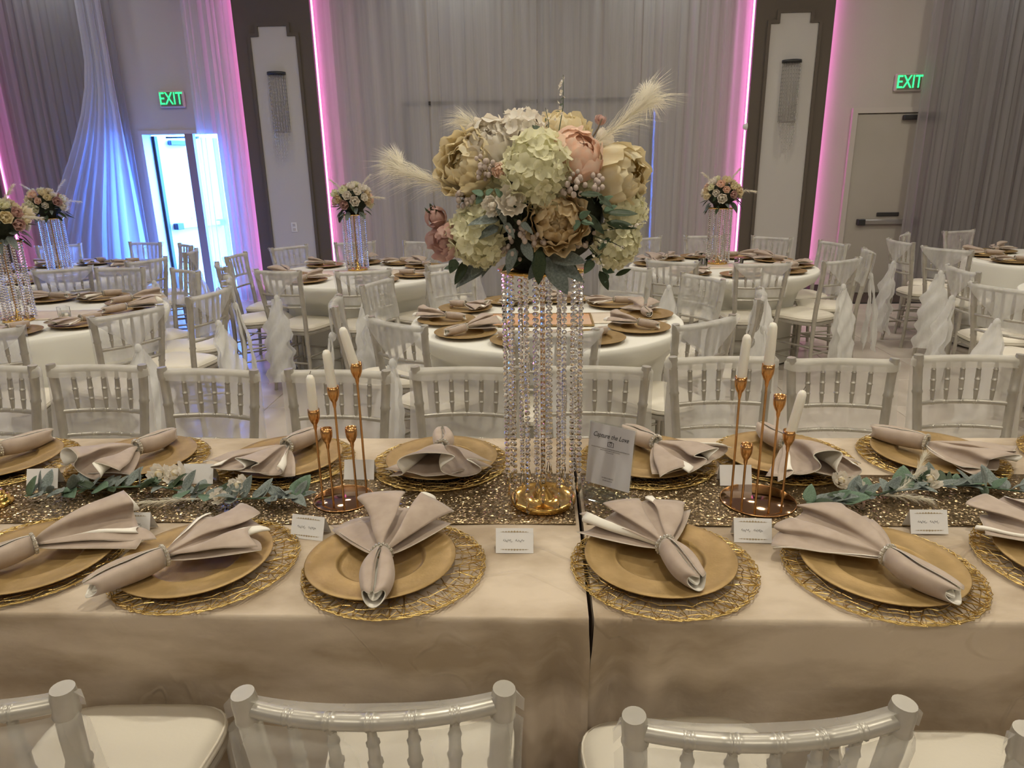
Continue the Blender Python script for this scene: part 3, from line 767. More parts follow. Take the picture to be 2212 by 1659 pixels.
def napkin_mesh(seed, n=1.6, W=0.105, L=0.165, A=0.07, tail=0.125, tw=0.028, b=0.03, skew=0.0):
    r = random.Random(seed); ph = [r.uniform(0, 6.28) for _ in range(8)]
    m = MB()
    def fan(u, v):
        e = 2 * v - 1; uu = u ** 0.85
        phi = 2 * PI * (n * v + 0.12 * math.sin(2.6 * e + ph[0])) + ph[1]
        w = 0.010 + (W - 0.010) * uu
        amp = (0.012 + (A - 0.012) * u ** 0.7) * (0.72 + 0.28 * math.sin(1.9 * e + ph[2])) * (1 - 0.5 * abs(e) ** 4)
        x = w * e + b * u ** 1.2 * math.sin(2 * phi) * (1 - 0.4 * e * e) + skew * u * u + 0.006 * u * math.sin(7 * u + 3 * e + ph[5])
        ln = L * (1 - 0.14 * e * e + 0.10 * math.sin(3.1 * e + ph[3]) + 0.05 * math.sin(8 * e + ph[6]))
        c = 0.5 * (1 - math.cos(phi)); c = c ** 0.8
        z = 0.003 + amp * c + 0.012 * (1 - u) + 0.012 * u * (1 - e * e) - 0.010 * u * u * c + 0.003 * math.sin(9 * u + 5 * e + ph[7]) * u
        return (x, 0.004 + ln * u, z)
    m.sheet(fan, 14, 90, 0.0018, 0, 1)
    def fan2(u, v):   # the lower layer lying flat
        e = 2 * v - 1; w = 0.012 + (W * 1.06 - 0.012) * u ** 0.8
        return (w * e + skew * u * u, 0.004 + L * (0.93 - 0.22 * e * e + 0.06 * math.sin(5 * e + ph[4])) * u, 0.002 + 0.010 * (1 - u) + 0.014 * u * abs(math.sin(2.1 * e + ph[4])))
    m.sheet(fan2, 9, 30, 0.0016, 0, 1)
    def tl(k, gap):
        def fn(u, v):
            a = PI / 2 + gap + (2 * PI - 2 * gap) * v
            inr = 1 - 0.35 * (smooth01((v - 0.86) / 0.14) + smooth01((0.14 - v) / 0.14)) * smooth01(u * 2)
            w = k * (0.011 + (tw - 0.011) * math.sin(PI * min(1, u * 0.80 + 0.08)) ** 0.8)
            h = k * (0.010 + 0.017 * math.sin(PI * min(1.0, 0.22 + u * 0.62)))
            return (w * math.cos(a) * (0.9 + 0.1 * inr) + 0.006 * math.sin(4 * u + ph[5]) * u, -0.004 - tail * k ** 0.2 * u * (1 - 0.06 * math.cos(a * 2)), 0.017 + h * math.sin(a) * inr * 0.95)
        return fn
    m.sheet(tl(1.0, 0.16), 12, 34, 0.0020, 0, 1)
    m.sheet(tl(0.66, 0.10), 10, 26, 0.0020, 0, 1)
    return m.mesh('napkin_cloth', 'napkin_blush', 'napkin_cream')
m = MB()
N0 = 18
m.tube([(0.0165 * math.cos(2 * PI * i / 20), 0, 0.0185 + 0.0165 * math.sin(2 * PI * i / 20)) for i in range(21)], 0.0035, 6, caps=False)
for i in range(N0): m.ball((0.0185 * math.cos(2 * PI * i / N0), 0, 0.0185 + 0.0185 * math.sin(2 * PI * i / N0)), 0.0036, 4, smooth=False)
ring_me = m.mesh('napkin_ring', 'rhinestone')
NAPS = [napkin_mesh(1, 1.7, 0.105, 0.165, 0.072), napkin_mesh(2, 1.5, 0.112, 0.165, 0.080, 0.130, 0.031, 0.034), napkin_mesh(3, 2.1, 0.105, 0.175, 0.062, 0.12, 0.026, 0.022, 0.03),
        napkin_mesh(14, 1.9, 0.120, 0.160, 0.072, 0.115, 0.028, 0.028), napkin_mesh(25, 2.3, 0.112, 0.165, 0.062, 0.125, 0.027, 0.020, -0.03), napkin_mesh(16, 1.6, 0.118, 0.155, 0.078, 0.11, 0.028, 0.034)]
def napkin(k, x, y, z, rz, label, group, sc=1.0, tilt=0.0):
    o = thing('napkin', label, 'napkin', (x, y, z), rz, group); o.scale = (sc,) * 3; o.rotation_euler = (tilt, 0, rz)
    put('folded_cloth', NAPS[k], o); rg = put('napkin_ring', ring_me, o); rg['label'] = 'sparkling rhinestone ring'
    return o
# (plate x, y, mat dx, dy, napkin mesh, napkin rotation deg, napkin offset, phrase)
SET = [(-1.145, 1.375, -0.025, 0.015, 2, -42, (0.0, 0.0), 'at the near seat cut by the left photo edge'),
       (-0.775, 1.372, 0.020, 0.006, 0, -40, (-0.045, -0.045), 'at the near seat between two place cards, left section'),
       (-0.358, 1.372, 0.030, -0.004, 1, 4, (0.010, -0.03), 'at the near seat before the crystal stand'),
       (0.255, 1.388, 0.006, -0.012, 3, 20, (0.010, -0.005), 'at the near seat just right of the seam'),
       (0.722, 1.368, 0.000, 0.0, 4, 24, (0.0, -0.02), 'at the near seat before the garland, right section'),
       (1.16, 1.40, -0.005, 0.0, 0, 30, (0.0, 0.0), 'at the near seat cut by the right photo edge'),
       (-1.645, 1.93, 0.01, 0.0, 4, 150, (0.0, 0.0), 'at the far seat cut by the left photo edge'),
       (-1.225, 1.945, 0.0, 0.0, 5, 155, (0.0, 0.0), 'at the far seat behind the left garland'),
       (-0.770, 1.945, 0.0, 0.0, 3, 158, (0.0, 0.01), 'at the far seat behind the left candle holder'),
       (-0.300, 1.937, -0.005, 0.0, 5, 184, (0.0, 0.01), 'at the far seat between candle holder and crystal stand'),
       (0.305, 1.950, 0.0, 0.0, 3, 215, (0.03, 0.03), 'at the far seat behind the acrylic sign'),
       (0.695, 1.975, 0.015, 0.005, 2, 196, (0.02, 0.0), 'at the far seat behind the right candle holder'),
       (1.140, 1.980, 0.0, 0.0, 4, 222, (-0.02, 0.0), 'at the far seat behind the right garland'),
       (1.62, 1.98, 0.0, 0.0, 0, 200, (0.0, 0.0), 'at the far seat cut by the right photo edge')]
for i, (x, y, dx, dy, k, a, (ox, oy), ph) in enumerate(SET):
    zt = 0.7525 if abs(y + dy - 1.71) > 0.345 else 0.7555
    zt = 0.7555
    tag(put('wire_placemat', mats_me[i % 2], None, (x + dx, y + dy, zt - 0.0005), (0, 0, i * 0.7)), 'woven gold wire placemat ' + ph, 'placemat', 'head table placemats')
    tag(put('charger_plate', charger_me, None, (x, y, zt + 0.0045)), 'round gold charger plate ' + ph, 'plate', 'head table chargers')
    napkin(k, x + ox, y + oy, zt + 0.0262, R(a), 'blush napkin in a sparkling ring ' + ph, 'head table napkins', 1.18)

# place cards
def card(x, y, rz, label, front, seed=0, zt=0.7515):
    o = thing('place_card', label, 'place card', (x, y, zt), R(rz), 'place cards')
    m = MB()
    h, d, wd = 0.052, 0.022, 0.043
    m.add([(-wd, -d, 0), (wd, -d, 0), (wd, 0, h), (-wd, 0, h), (-wd, d, 0), (wd, d, 0)], [(0, 1, 2, 3), (3, 2, 5, 4)], 0, False)
    put('folded_paper', m.mesh('folded_paper', 'card_paper'), o)
    if front:
        r = random.Random(seed); tl = math.atan2(d, h)
        def P(a, b, e=0.0004): return (a, -d + d * (b / h) - e, b + e * 0.4)
        for k, (b0, flip) in enumerate(((0.044, 1), (0.008, -1))):
            m = MB()
            for j in range(9):
                a = (j - 4) * 0.0065; hh = 0.0011 + 0.0022 * (1 - abs(j - 4) / 4.5)
                m.add([P(a - 0.0036, b0), P(a, b0 - flip * hh * 0.4), P(a + 0.0036, b0), P(a, b0 + flip * hh)], [(0, 1, 2, 3)], 0, False)
            m.tube([P(-0.032, b0), P(0.032, b0)], 0.0003, 4)
            put('ornament', m.mesh('ornament', 'ink_gold'), o)
        m = MB()
        for wx, wn in ((-0.016, r.randint(4, 6)), (0.012, r.randint(3, 5))):
            pts = []
            for j in range(wn * 4 + 1):
                t = j / (wn * 4); pts.append(P(wx - 0.010 + 0.020 * t + 0.0012 * math.sin(j * 2.1), 0.026 + 0.0024 * math.sin(j * 1.57 + r.uniform(-.4, .4)) + 0.001 * math.sin(j * 0.7)))
            m.tube(pts, 0.00042, 4)
        put('handwriting', m.mesh('handwriting', 'ink_grey'), o)
    return o
for i, (x, y, rz, f, lab) in enumerate([(-1.000, 1.524, 1, 1, 'tented name card between the two leftmost near napkins'),
        (-0.562, 1.512, -12, 1, 'tented name card turned aside, beside the left candle holder'),
        (-0.066, 1.455, 0, 1, 'tented name card alone on the cloth before the crystal stand'),
        (0.487, 1.508, -3, 1, 'tented name card before the right candle holder'),
        (0.906, 1.548, 0, 1, 'tented name card before the right garland'),
        (-1.403, 1.778, 185, 0, 'blank back of a place card behind the left garland leaves'),
        (-0.972, 1.812, 180, 0, 'blank back of a place card behind the white garland blooms'),
        (-0.521, 1.842, 180, 0, 'blank back of a place card behind the left candle stems'),
        (0.524, 1.808, 180, 0, 'blank back of a place card behind the right candle stems')]):
    card(x, y, rz, lab, f, i, 0.7515 if y < 1.54 else 0.7545)

# ================================================================== CANDLE HOLDERS
def cup_mesh():
    m = MB(); m.lathe([(0.0026, -0.030), (0.0040, -0.024), (0.0044, -0.018), (0.0086, -0.011), (0.0118, -0.002), (0.0128, 0.008), (0.0124, 0.018), (0.0117, 0.018), (0.0119, 0.004), (0.0085, -0.005), (0.0005, -0.006)], 18)
    return m.mesh('candle_cup', 'cup_gold')
cup_me = cup_mesh()
m = MB(); m.lathe([(0.00001, 0), (0.0095, 0), (0.0098, 0.004), (0.0088, 0.10), (0.0082, 0.118), (0.0055, 0.126), (0.0005, 0.129)], 14); wax_me = m.mesh('taper', 'candle_wax')
m = MB(); m.tube([(0, 0, 0.126), (0.001, 0, 0.132), (0.003, 0.001, 0.138)], 0.0008, 5); wick_me = m.mesh('wick', 'wick')
def holder(cx, cy, r, stems, label, candles, who):
    z0 = 0.7545
    o = thing('candle_holder', label, 'candle holder', (cx, cy, z0), 0, 'candle holders')
    m = MB(); m.lathe([(0.0005, 0), (r, 0), (r + 0.001, 0.0015), (r, 0.003), (0.0005, 0.003)], 48); put('base_plate', m.mesh('base_plate', 'plate_mirror'), o)
    m = MB(); m.tube([((r + 0.0005) * math.cos(2 * PI * i / 48), (r + 0.0005) * math.sin(2 * PI * i / 48), 0.002) for i in range(49)], 0.0018, 5, caps=False); put('rim', m.mesh('rim', 'rod_gold'), o)
    for i, (x, y, top) in enumerate(stems):
        h = top - z0 - 0.020
        m = MB(); m.tube([(x - cx, y - cy, 0.002), (x - cx, y - cy, h - 0.02)], 0.0030, 8); s = put('stem', m.mesh('stem', 'rod_gold'), o)
        put('candle_cup', cup_me, s, (x - cx, y - cy, h), (0, 0, 0), 1.16)
        if i in candles:
            ln, tx, ty, nm = candles[i]
            c = thing('taper_candle', nm, 'candle', (x, y, z0 + h - 0.0045), 0, 'taper candles'); c.rotation_euler = (R(ty), R(tx), 0)
            put('wax', wax_me, c, scale=(1.25, 1.25, ln / 0.129)); put('wick', wick_me, c, (0, 0, ln - 0.129))
holder(-0.531, 1.700, 0.078, [(-0.572, 1.652, 1.024), (-0.541, 1.640, 0.977), (-0.512, 1.634, 1.089), (-0.480, 1.645, 0.978), (-0.459, 1.665, 1.140)],
       'gold candle holder of five stems left of the crystal stand',
       {0: (0.115, 0, 0, 'upright shorter taper candle in the left holder, lowest lit cup'.replace('lit ', '')), 2: (0.118, -4, 0, 'taper candle in the middle cup of the left holder'), 4: (0.118, -13, 0, 'leaning taper candle in the tallest cup of the left holder')}, 'left')
holder(0.557, 1.698, 0.094, [(0.476, 1.655, 1.103), (0.497, 1.632, 0.938), (0.526, 1.618, 1.144), (0.559, 1.616, 1.068), (0.593, 1.625, 0.977)],
       'gold candle holder of five stems beside the acrylic sign',
       {0: (0.13, 3, 0, 'taper candle nearest the acrylic sign in the right holder'), 2: (0.125, 1, 0, 'taper candle in the tallest cup of the right holder'), 4: (0.128, 10, 0, 'leaning taper candle in the low outer cup of the right holder')}, 'right')

# gold candlestick cut by the left edge of the photo
o = thing('candlestick', 'bulbous gold candlestick cut by the left photo edge', 'candlestick', (-1.475, 1.66, 0.7545))
m = MB(); m.lathe([(0.0005, 0), (0.052, 0), (0.054, 0.004), (0.050, 0.010), (0.046, 0.012), (0.048, 0.018), (0.042, 0.024), (0.036, 0.026), (0.037, 0.032), (0.028, 0.038), (0.02, 0.042), (0.0005, 0.043)], 28); put('ribbed_foot', m.mesh('ribbed_foot', 'stand_gold'), o)
m = MB(); m.lathe([(0.008, 0.040), (0.010, 0.05), (0.026, 0.062), (0.033, 0.082), (0.028, 0.104), (0.012, 0.120), (0.008, 0.135), (0.007, 0.17), (0.012, 0.20), (0.016, 0.205)], 24); put('bulb_stem', m.mesh('bulb_stem', 'charger_gold'), o)
m = MB(); m.lathe([(0.016, 0.205), (0.024, 0.212), (0.026, 0.235), (0.022, 0.242), (0.012, 0.242), (0.0005, 0.235)], 20); put('candle_cup', m.mesh('candle_cup', 'charger_gold'), o)

# ================================================================== CRYSTAL STANDS
def bead_strand(z1, z0, r, step, nb=6):
    m = MB(); z = z1
    while z > z0:
        m.lathe([(0.0004, r), (r * 0.72, r * 0.66), (r, 0), (r * 0.72, -r * 0.66), (0.0004, -r)], nb, (0, 0, z), smooth=False); z -= step
    return m.mesh('crystal_strand', 'crystal')
m = MB(); m.lathe([(0.0004, 0), (0.0042, -0.006), (0.0034, -0.012), (0.0062, -0.030), (0.0058, -0.036), (0.0004, -0.047)], 6, smooth=False); drop_me = m.mesh('crystal_drop', 'crystal')
m = MB(); m.lathe([(0.0005, 0), (0.082, 0), (0.085, 0.004), (0.085, 0.014), (0.082, 0.018), (0.078, 0.016), (0.072, 0.012), (0.030, 0.012), (0.026, 0.016), (0.022, 0.026), (0.013, 0.034), (0.010, 0.045), (0.0065, 0.07), (0.0005, 0.071)], 40); sbase_me = m.mesh('stand_base', 'stand_gold')
m = MB(); m.lathe([(0.0005, 0), (0.105, 0), (0.108, 0.004), (0.105, 0.008), (0.0005, 0.008)], 36); stop_me = m.mesh('stand_top', 'stand_gold')
m = MB(); m.tube([(0, 0, 0.0), (0, 0, 0.55)], 0.0058, 12); pole_me = m.mesh('pole', 'rod_gold')
STR = [(bead_strand(0, -0.525 - d, 0.0066, 0.0146), -0.525 - d) for d in (0.0, 0.015, -0.02)]
STR_IN = (bead_strand(0, -0.50, 0.0066, 0.0146), -0.50)
STR_LO = (bead_strand(0, -0.44, 0.0072, 0.0155, 5), -0.44)
def crystal_stand(x, y, z, h, label, full, group):
    o = thing('crystal_stand', label, 'centerpiece stand', (x, y, z), 0, group)
    put('stand_base', sbase_me, o)
    put('pole', pole_me, o, (0, 0, 0.05), (0, 0, 0), (1, 1, (h - 0.05) / 0.55))
    put('top_plate', stop_me, o, (0, 0, h))
    rg = [(0.094, 15, 0), (0.055, 6, 1)] if full else [(0.094, 15, 2), (0.05, 6, 2)]
    for rr, n, kind in rg:
        for i in range(n):
            a = 2 * PI * (i + 0.25) / n
            me, ln = STR[i % 3] if kind == 0 else (STR_IN if kind == 1 else STR_LO)
            s = put('crystal_strand', me, o, (rr * math.cos(a), rr * math.sin(a), h - 0.008), (0, 0, i)); s['kind'] = 'stuff'
            if kind < 2: put('crystal_drop', drop_me, s, (0, 0, ln - 0.004))
    return o
crystal_stand(0.0, 1.690, 0.7545, 0.604, 'tall gold stand hung with crystal strands on the sequin runner by the seam', True, 'crystal stands')

# ================================================================== FLOWERS
def petal(L, W, cup=0.25, curl=0.35, ruf=0.06, seed=0, tip=0.0, nu=6, nv=7):
    """spoon shaped petal growing along +Y, hollow side up"""
    r = random.Random(seed); ph = [r.uniform(0, 6.28) for _ in range(3)]
    def fn(u, v):
        e = 2 * v - 1; w = W * (0.22 + 0.78 * math.sin(PI * min(1, 0.08 + 0.66 * u)) ** 0.8) * (1 - 0.35 * max(0, u - 0.72) / 0.28)
        edge = ruf * W * math.sin(5 * e + ph[0]) * u * u
        return (e * w * 0.5, L * u * (1 - 0.10 * e * e * u) + edge * 0.6, cup * W * e * e * (0.4 + 0.6 * u) + curl * L * u * u + edge + tip * L * max(0, u - 0.7) ** 2 * 9 * -1)
    m = MB(); m.grid(fn, nu, nv); return m
def petal_mesh(name, matn, *a, **k): return petal(*a, **k).mesh(name, matn)
PET = {}
def globe_petal(th, hw, flare, ruf, seed, notch=0.0, nu=8, nv=8):
    """petal lying on a unit globe: from the base below to polar angle th; the tip may flare and ruffle"""
    r = random.Random(seed); ph = [r.uniform(0, 6.28) for _ in range(3)]
    def fn(u, v):
        e = 2 * v - 1
        top = th + notch * (1 - math.cos(3 * e + ph[1])) + 0.16 * e * e + 0.05 * math.sin(7 * e + ph[2])
        ps = R(158) + (top - R(158)) * u
        h = hw * (0.30 + 0.70 * math.sin(PI * min(1, 0.10 + 0.62 * u)) ** 0.7) * (1 - 0.18 * max(0, u - 0.8) * 5)
        rr = 1 + flare * u ** 4 + ruf * math.sin(4.5 * e + ph[0]) * u ** 3 + 0.04 * e * e
        az = e * h / max(0.45, math.sin(ps))
        return (rr * math.sin(ps) * math.sin(az), rr * math.sin(ps) * math.cos(az), rr * math.cos(ps) * 0.92)
    m = MB(); m.grid(fn, nu, nv); return m
THS = (8, 24, 42, 60, 80)
for nm, mt, fl_, rf_ in (('tan', 'petal_tan', 0.12, 0.10), ('blush', 'petal_blush', 0.06, 0.05), ('cream', 'petal_cream', 0.16, 0.10), ('white', 'petal_white', 0.14, 0.09), ('mauve', 'petal_mauve', 0.05, 0.03)):
    PET[nm] = {t: [globe_petal(R(t), 0.54, fl_ * (0.3 + t / 60), rf_, 7 * s_ + t, 0.06 if nm == 'tan' else 0.025).mesh('petal', mt) for s_ in range(2)] for t in THS}
def bloom(parent, name, loc, axis, rad, kind, layers, seed, core=None):
    """layers: (count, polar angle of the petal tips, radius factor)"""
    r = random.Random(seed)
    m = MB(); m.ball((0, 0, -0.05 * rad), rad * layers[0][2] * 0.88, 8); b = put(name, m.mesh('bloom_core', core or 'petal_' + kind), parent, loc, align(axis, r.uniform(0, 6)))
    for li, (n, t, k) in enumerate(layers):
        off = r.uniform(0, 6)
        for i in range(n):
            a = off + 2 * PI * i / n + r.uniform(-0.18, 0.18); s = rad * k * r.uniform(0.93, 1.07)
            put('petal', r.choice(PET[kind][t]), b, (0, 0, 0), (r.uniform(-.10, .10), r.uniform(-.10, .10), a), s)
    return b
def floret_mesh(seed, matn):
    r = random.Random(seed); m = MB()
    for k in range(4):
        st = len(m.v)
        def fn(u, v):
            e = 2 * v - 1; w = 0.95 * math.sin(PI * min(1, 0.10 + 0.72 * u)) ** 0.7
            return (e * w * 0.5, u, 0.22 * u * u + 0.10 * e * e + r.uniform(-0.03, 0.03))
        m.grid(fn, 4, 4); m.xf(Matrix.Rotation(PI / 2 * k + r.uniform(-.1, .1), 4, 'Z') @ Matrix.Rotation(R(r.uniform(2, 18)), 4, 'X'), st)
    m.ball((0, 0, 0.03), 0.08, 4)
    return m.mesh('floret', matn)
FLO = [floret_mesh(s, 'petal_cream_green') for s in range(3)]
FLO_W = [floret_mesh(s + 5, 'petal_white') for s in range(2)]
def hydrangea(parent, loc, axis, rad, seed, flo=None, n=44, matc='petal_cream_green'):
    r = random.Random(seed); flo = flo or FLO
    m = MB(); m.ball((0, 0, 0), rad * 0.78, 8); h = put('hydrangea', m.mesh('hydrangea_heart', matc), parent, loc, align(axis, r.uniform(0, 6)))
    g = PI * (3 - math.sqrt(5))
    for i in range(n):
        c = 1 - 1.45 * (i + 0.5) / n; s = math.sqrt(max(0, 1 - c * c)); a = g * i
        d = Vector((s * math.cos(a), s * math.sin(a), c))
        put('floret', r.choice(flo), h, d * rad * r.uniform(0.74, 0.92), align(d + Vector((r.uniform(-.25, .25), r.uniform(-.25, .25), r.uniform(-.2, .2))), r.uniform(0, 6)), rad * r.uniform(0.26, 0.34))
    return h
def leaf_mesh(matn, L, W, cup=0.12, curl=-0.25, point=0.6, fold=0.18):
    def fn(u, v):
        e = 2 * v - 1; w = W * (math.sin(PI * u ** point) ** 0.75 if 0 < u < 1 else 0.02)
        return (e * w * 0.5, L * u, curl * L * u * u + fold * W * abs(e) * math.sin(PI * u) + 0.02 * W * math.sin(9 * u))
    m = MB(); m.sheet(fn, 8, 5, 0.012 * W, 0, 0); return m.mesh('leaf', matn)
LEAF = {'lamb': [leaf_mesh('leaf_lamb', 1, 0.42, curl=-0.18), leaf_mesh('leaf_lamb', 1, 0.48, curl=0.15, point=0.75)],
        'dark': [leaf_mesh('leaf_dark', 1, 0.40, point=0.8), leaf_mesh('leaf_dark', 1, 0.34, curl=0.1, point=0.85)],
        'euc': [leaf_mesh('leaf_euc', 1, 0.62, curl=-0.1, fold=0.08), leaf_mesh('leaf_euc', 1, 0.7, curl=0.1, fold=0.08)]}
def leaf(parent, kind, p, q, r, face=(0, -0.7, 0.7)):
    """leaf from p to q with its face turned to a side"""
    p, q = Vector(p), Vector(q); y = q - p; L = y.length; y.normalize()
    f = Vector(face) + Vector((r.uniform(-.3, .3), r.uniform(-.2, .2), r.uniform(-.2, .2))); z = (f - y * f.dot(y))
    z = z.normalized() if z.length > 1e-4 else y.orthogonal().normalized(); x = y.cross(z)
    M = Matrix((x, y, z)).transposed()
    return put('leaf', r.choice(LEAF[kind]), parent, p, M.to_euler(), L)
def plume_mesh(path, ln, seed, n=420, droop=0.20, wid=0.00045):
    """pampas plume: fine blades leaving a curved stem"""
    r = random.Random(seed); path = [Vector(p) for p in path]; m = MB()
    def at(t):
        k = t * (len(path) - 1); i = min(int(k), len(path) - 2); return path[i].lerp(path[i + 1], k - i), (path[i + 1] - path[i]).normalized()
    m.tube(path, [0.0022 * (1 - 0.7 * i / (len(path) - 1)) for i in range(len(path))], 5)
    for k in range(n):
        t = 0.10 + 0.90 * r.random() ** 0.85; p, d = at(min(1, t)); a = r.uniform(0, 2 * PI); u = d.orthogonal().normalized(); v = d.cross(u)
        o = (u * math.cos(a) + v * math.sin(a)); l = ln * r.uniform(0.5, 1.0) * (1.0 - 0.35 * t) * min(1, 3.2 * t)
        e1 = p + d * l * 0.50 + o * l * 0.26; e2 = p + d * l * 0.95 + o * l * 0.50 - Vector((0, 0, droop * l))
        s = d.cross(o).normalized() * wid * r.uniform(0.7, 1.3)
        m.add([p - s, p + s, e1 + s, e1 - s, e2], [(0, 1, 2, 3), (3, 2, 4)], 0, False)
    return m.mesh('pampas_plume', 'pampas')
def berries(parent, loc, rad, seed, n=14):
    r = random.Random(seed); b = put('berry_cluster', None, parent, loc)
    for i in range(n):
        d = Vector((r.uniform(-1, 1), r.uniform(-1, 0.3), r.uniform(-1, 1)));
        put('berry', BERRY, b, d.normalized() * rad * r.uniform(0.35, 1.0), (0, 0, 0), r.uniform(0.0042, 0.0062))
    m = MB()
    for c in list(b.children)[:n:2]: m.tube([(0, 0.02, 0), tuple(c.location)], 0.0008, 4)
    put('twig', m.mesh('twig', 'twig'), b)
    return b
m = MB(); m.ball((0, 0, 0), 1.0, 6, sz=1.15); BERRY = m.mesh('berry', 'berry_mauve')

FC = Vector((0.005, 1.690, 1.52))
fa = thing('flower_arrangement', 'large silk bouquet of cream, tan and blush blooms on the nearest crystal stand', 'flowers', (0.0, 1.69, 1.372), 0, 'flower arrangements')
def rel(p): return Vector(p) - Vector((0.0, 1.69, 1.372))
def outw(p): return (Vector(p) - FC + Vector((0, -0.02, 0.03)))
m = MB(); m.ball((0.005, 0, 0.12), 0.14, 12, sz=0.9); m.lathe([(0.0005, -0.004), (0.07, -0.004), (0.08, 0.03)], 20); put('moss_ball', m.mesh('moss_ball', 'moss'), fa)
for i, (p, rad) in enumerate([((-0.012, 1.540, 1.592), 0.074), ((-0.140, 1.600, 1.450), 0.070), ((0.160, 1.625, 1.432), 0.060), ((0.178, 1.63, 1.499), 0.056), ((0.010, 1.555, 1.530), 0.045), ((0.09, 1.63, 1.56), 0.05), ((-0.10, 1.64, 1.55), 0.05)]):
    hydrangea(fa, rel(p), outw(p), rad, 100 + i, n=56 if rad > 0.058 else 34)
hydrangea(fa, rel((-0.045, 1.63, 1.660)), outw((-0.049, 1.58, 1.70)), 0.055, 111, FLO_W, 32, 'petal_white')
OPEN = [(4, 8, 0.46), (5, 24, 0.60), (6, 24, 0.72), (7, 42, 0.82), (8, 60, 0.92), (8, 60, 1.02)]
CUP = [(3, 8, 0.62), (4, 8, 0.72), (5, 24, 0.80), (6, 24, 0.90), (6, 42, 1.0)]
ROSE = [(3, 8, 0.36), (4, 24, 0.55), (4, 42, 0.75), (5, 60, 1.0)]
bloom(fa, 'peony', rel((0.032, 1.545, 1.482)), (0.08, -1, -0.05), 0.060, 'tan', OPEN, 1)
bloom(fa, 'peony', rel((0.070, 1.575, 1.615)), (0.45, -0.75, 0.7), 0.056, 'blush', CUP, 2)
bloom(fa, 'peony', rel((0.165, 1.620, 1.572)), (0.75, -0.7, 0.15), 0.064, 'cream', CUP, 3)
bloom(fa, 'peony', rel((-0.165, 1.615, 1.600)), (-0.55, -0.85, 0.25), 0.060, 'cream', OPEN, 4)
bloom(fa, 'peony', rel((0.045, 1.710, 1.665)), (0.1, -0.3, 1), 0.056, 'cream', OPEN, 5)
bloom(fa, 'peony', rel((-0.112, 1.625, 1.645)), (-0.1, -0.9, 0.6), 0.052, 'white', CUP, 6)
bloom(fa, 'rose', rel((-0.222, 1.600, 1.440)), (-0.6, -0.85, -0.1), 0.042, 'mauve', ROSE, 7)
bloom(fa, 'rose', rel((-0.063, 1.502, 1.528)), (0, -1, 0.3), 0.024, 'white', [(3, 24, 0.5), (4, 60, 0.8), (5, 80, 1.1)], 8)
bloom(fa, 'rose', rel((-0.104, 1.515, 1.518)), (-0.3, -1, 0), 0.018, 'white', [(3, 24, 0.5), (4, 60, 0.8), (5, 80, 1.1)], 9)
bloom(fa, 'rose', rel((0.145, 1.700, 1.652)), (0.6, -0.2, 0.8), 0.022, 'white', ROSE, 10)
bloom(fa, 'rose', rel((-0.088, 1.528, 1.588)), (-0.2, -1, 0.1), 0.016, 'blush', ROSE, 11)
bloom(fa, 'rose', rel((0.128, 1.66, 1.690)), (0.2, -0.2, 1), 0.017, 'mauve', ROSE[:3], 12)
for i, (p, rad, n) in enumerate([((-0.118, 1.548, 1.594), 0.030, 18), ((0.067, 1.515, 1.559), 0.029, 18), ((-0.052, 1.532, 1.464), 0.030, 18), ((-0.169, 1.574, 1.535), 0.027, 14), ((0.118, 1.534, 1.56), 0.022, 10),
        ((-0.067, 1.577, 1.416), 0.027, 14), ((-0.006, 1.539, 1.444), 0.020, 10), ((0.10, 1.60, 1.44), 0.03, 12)]): berries(fa, rel(p), rad, 200 + i, n)
LV = random.Random(5)
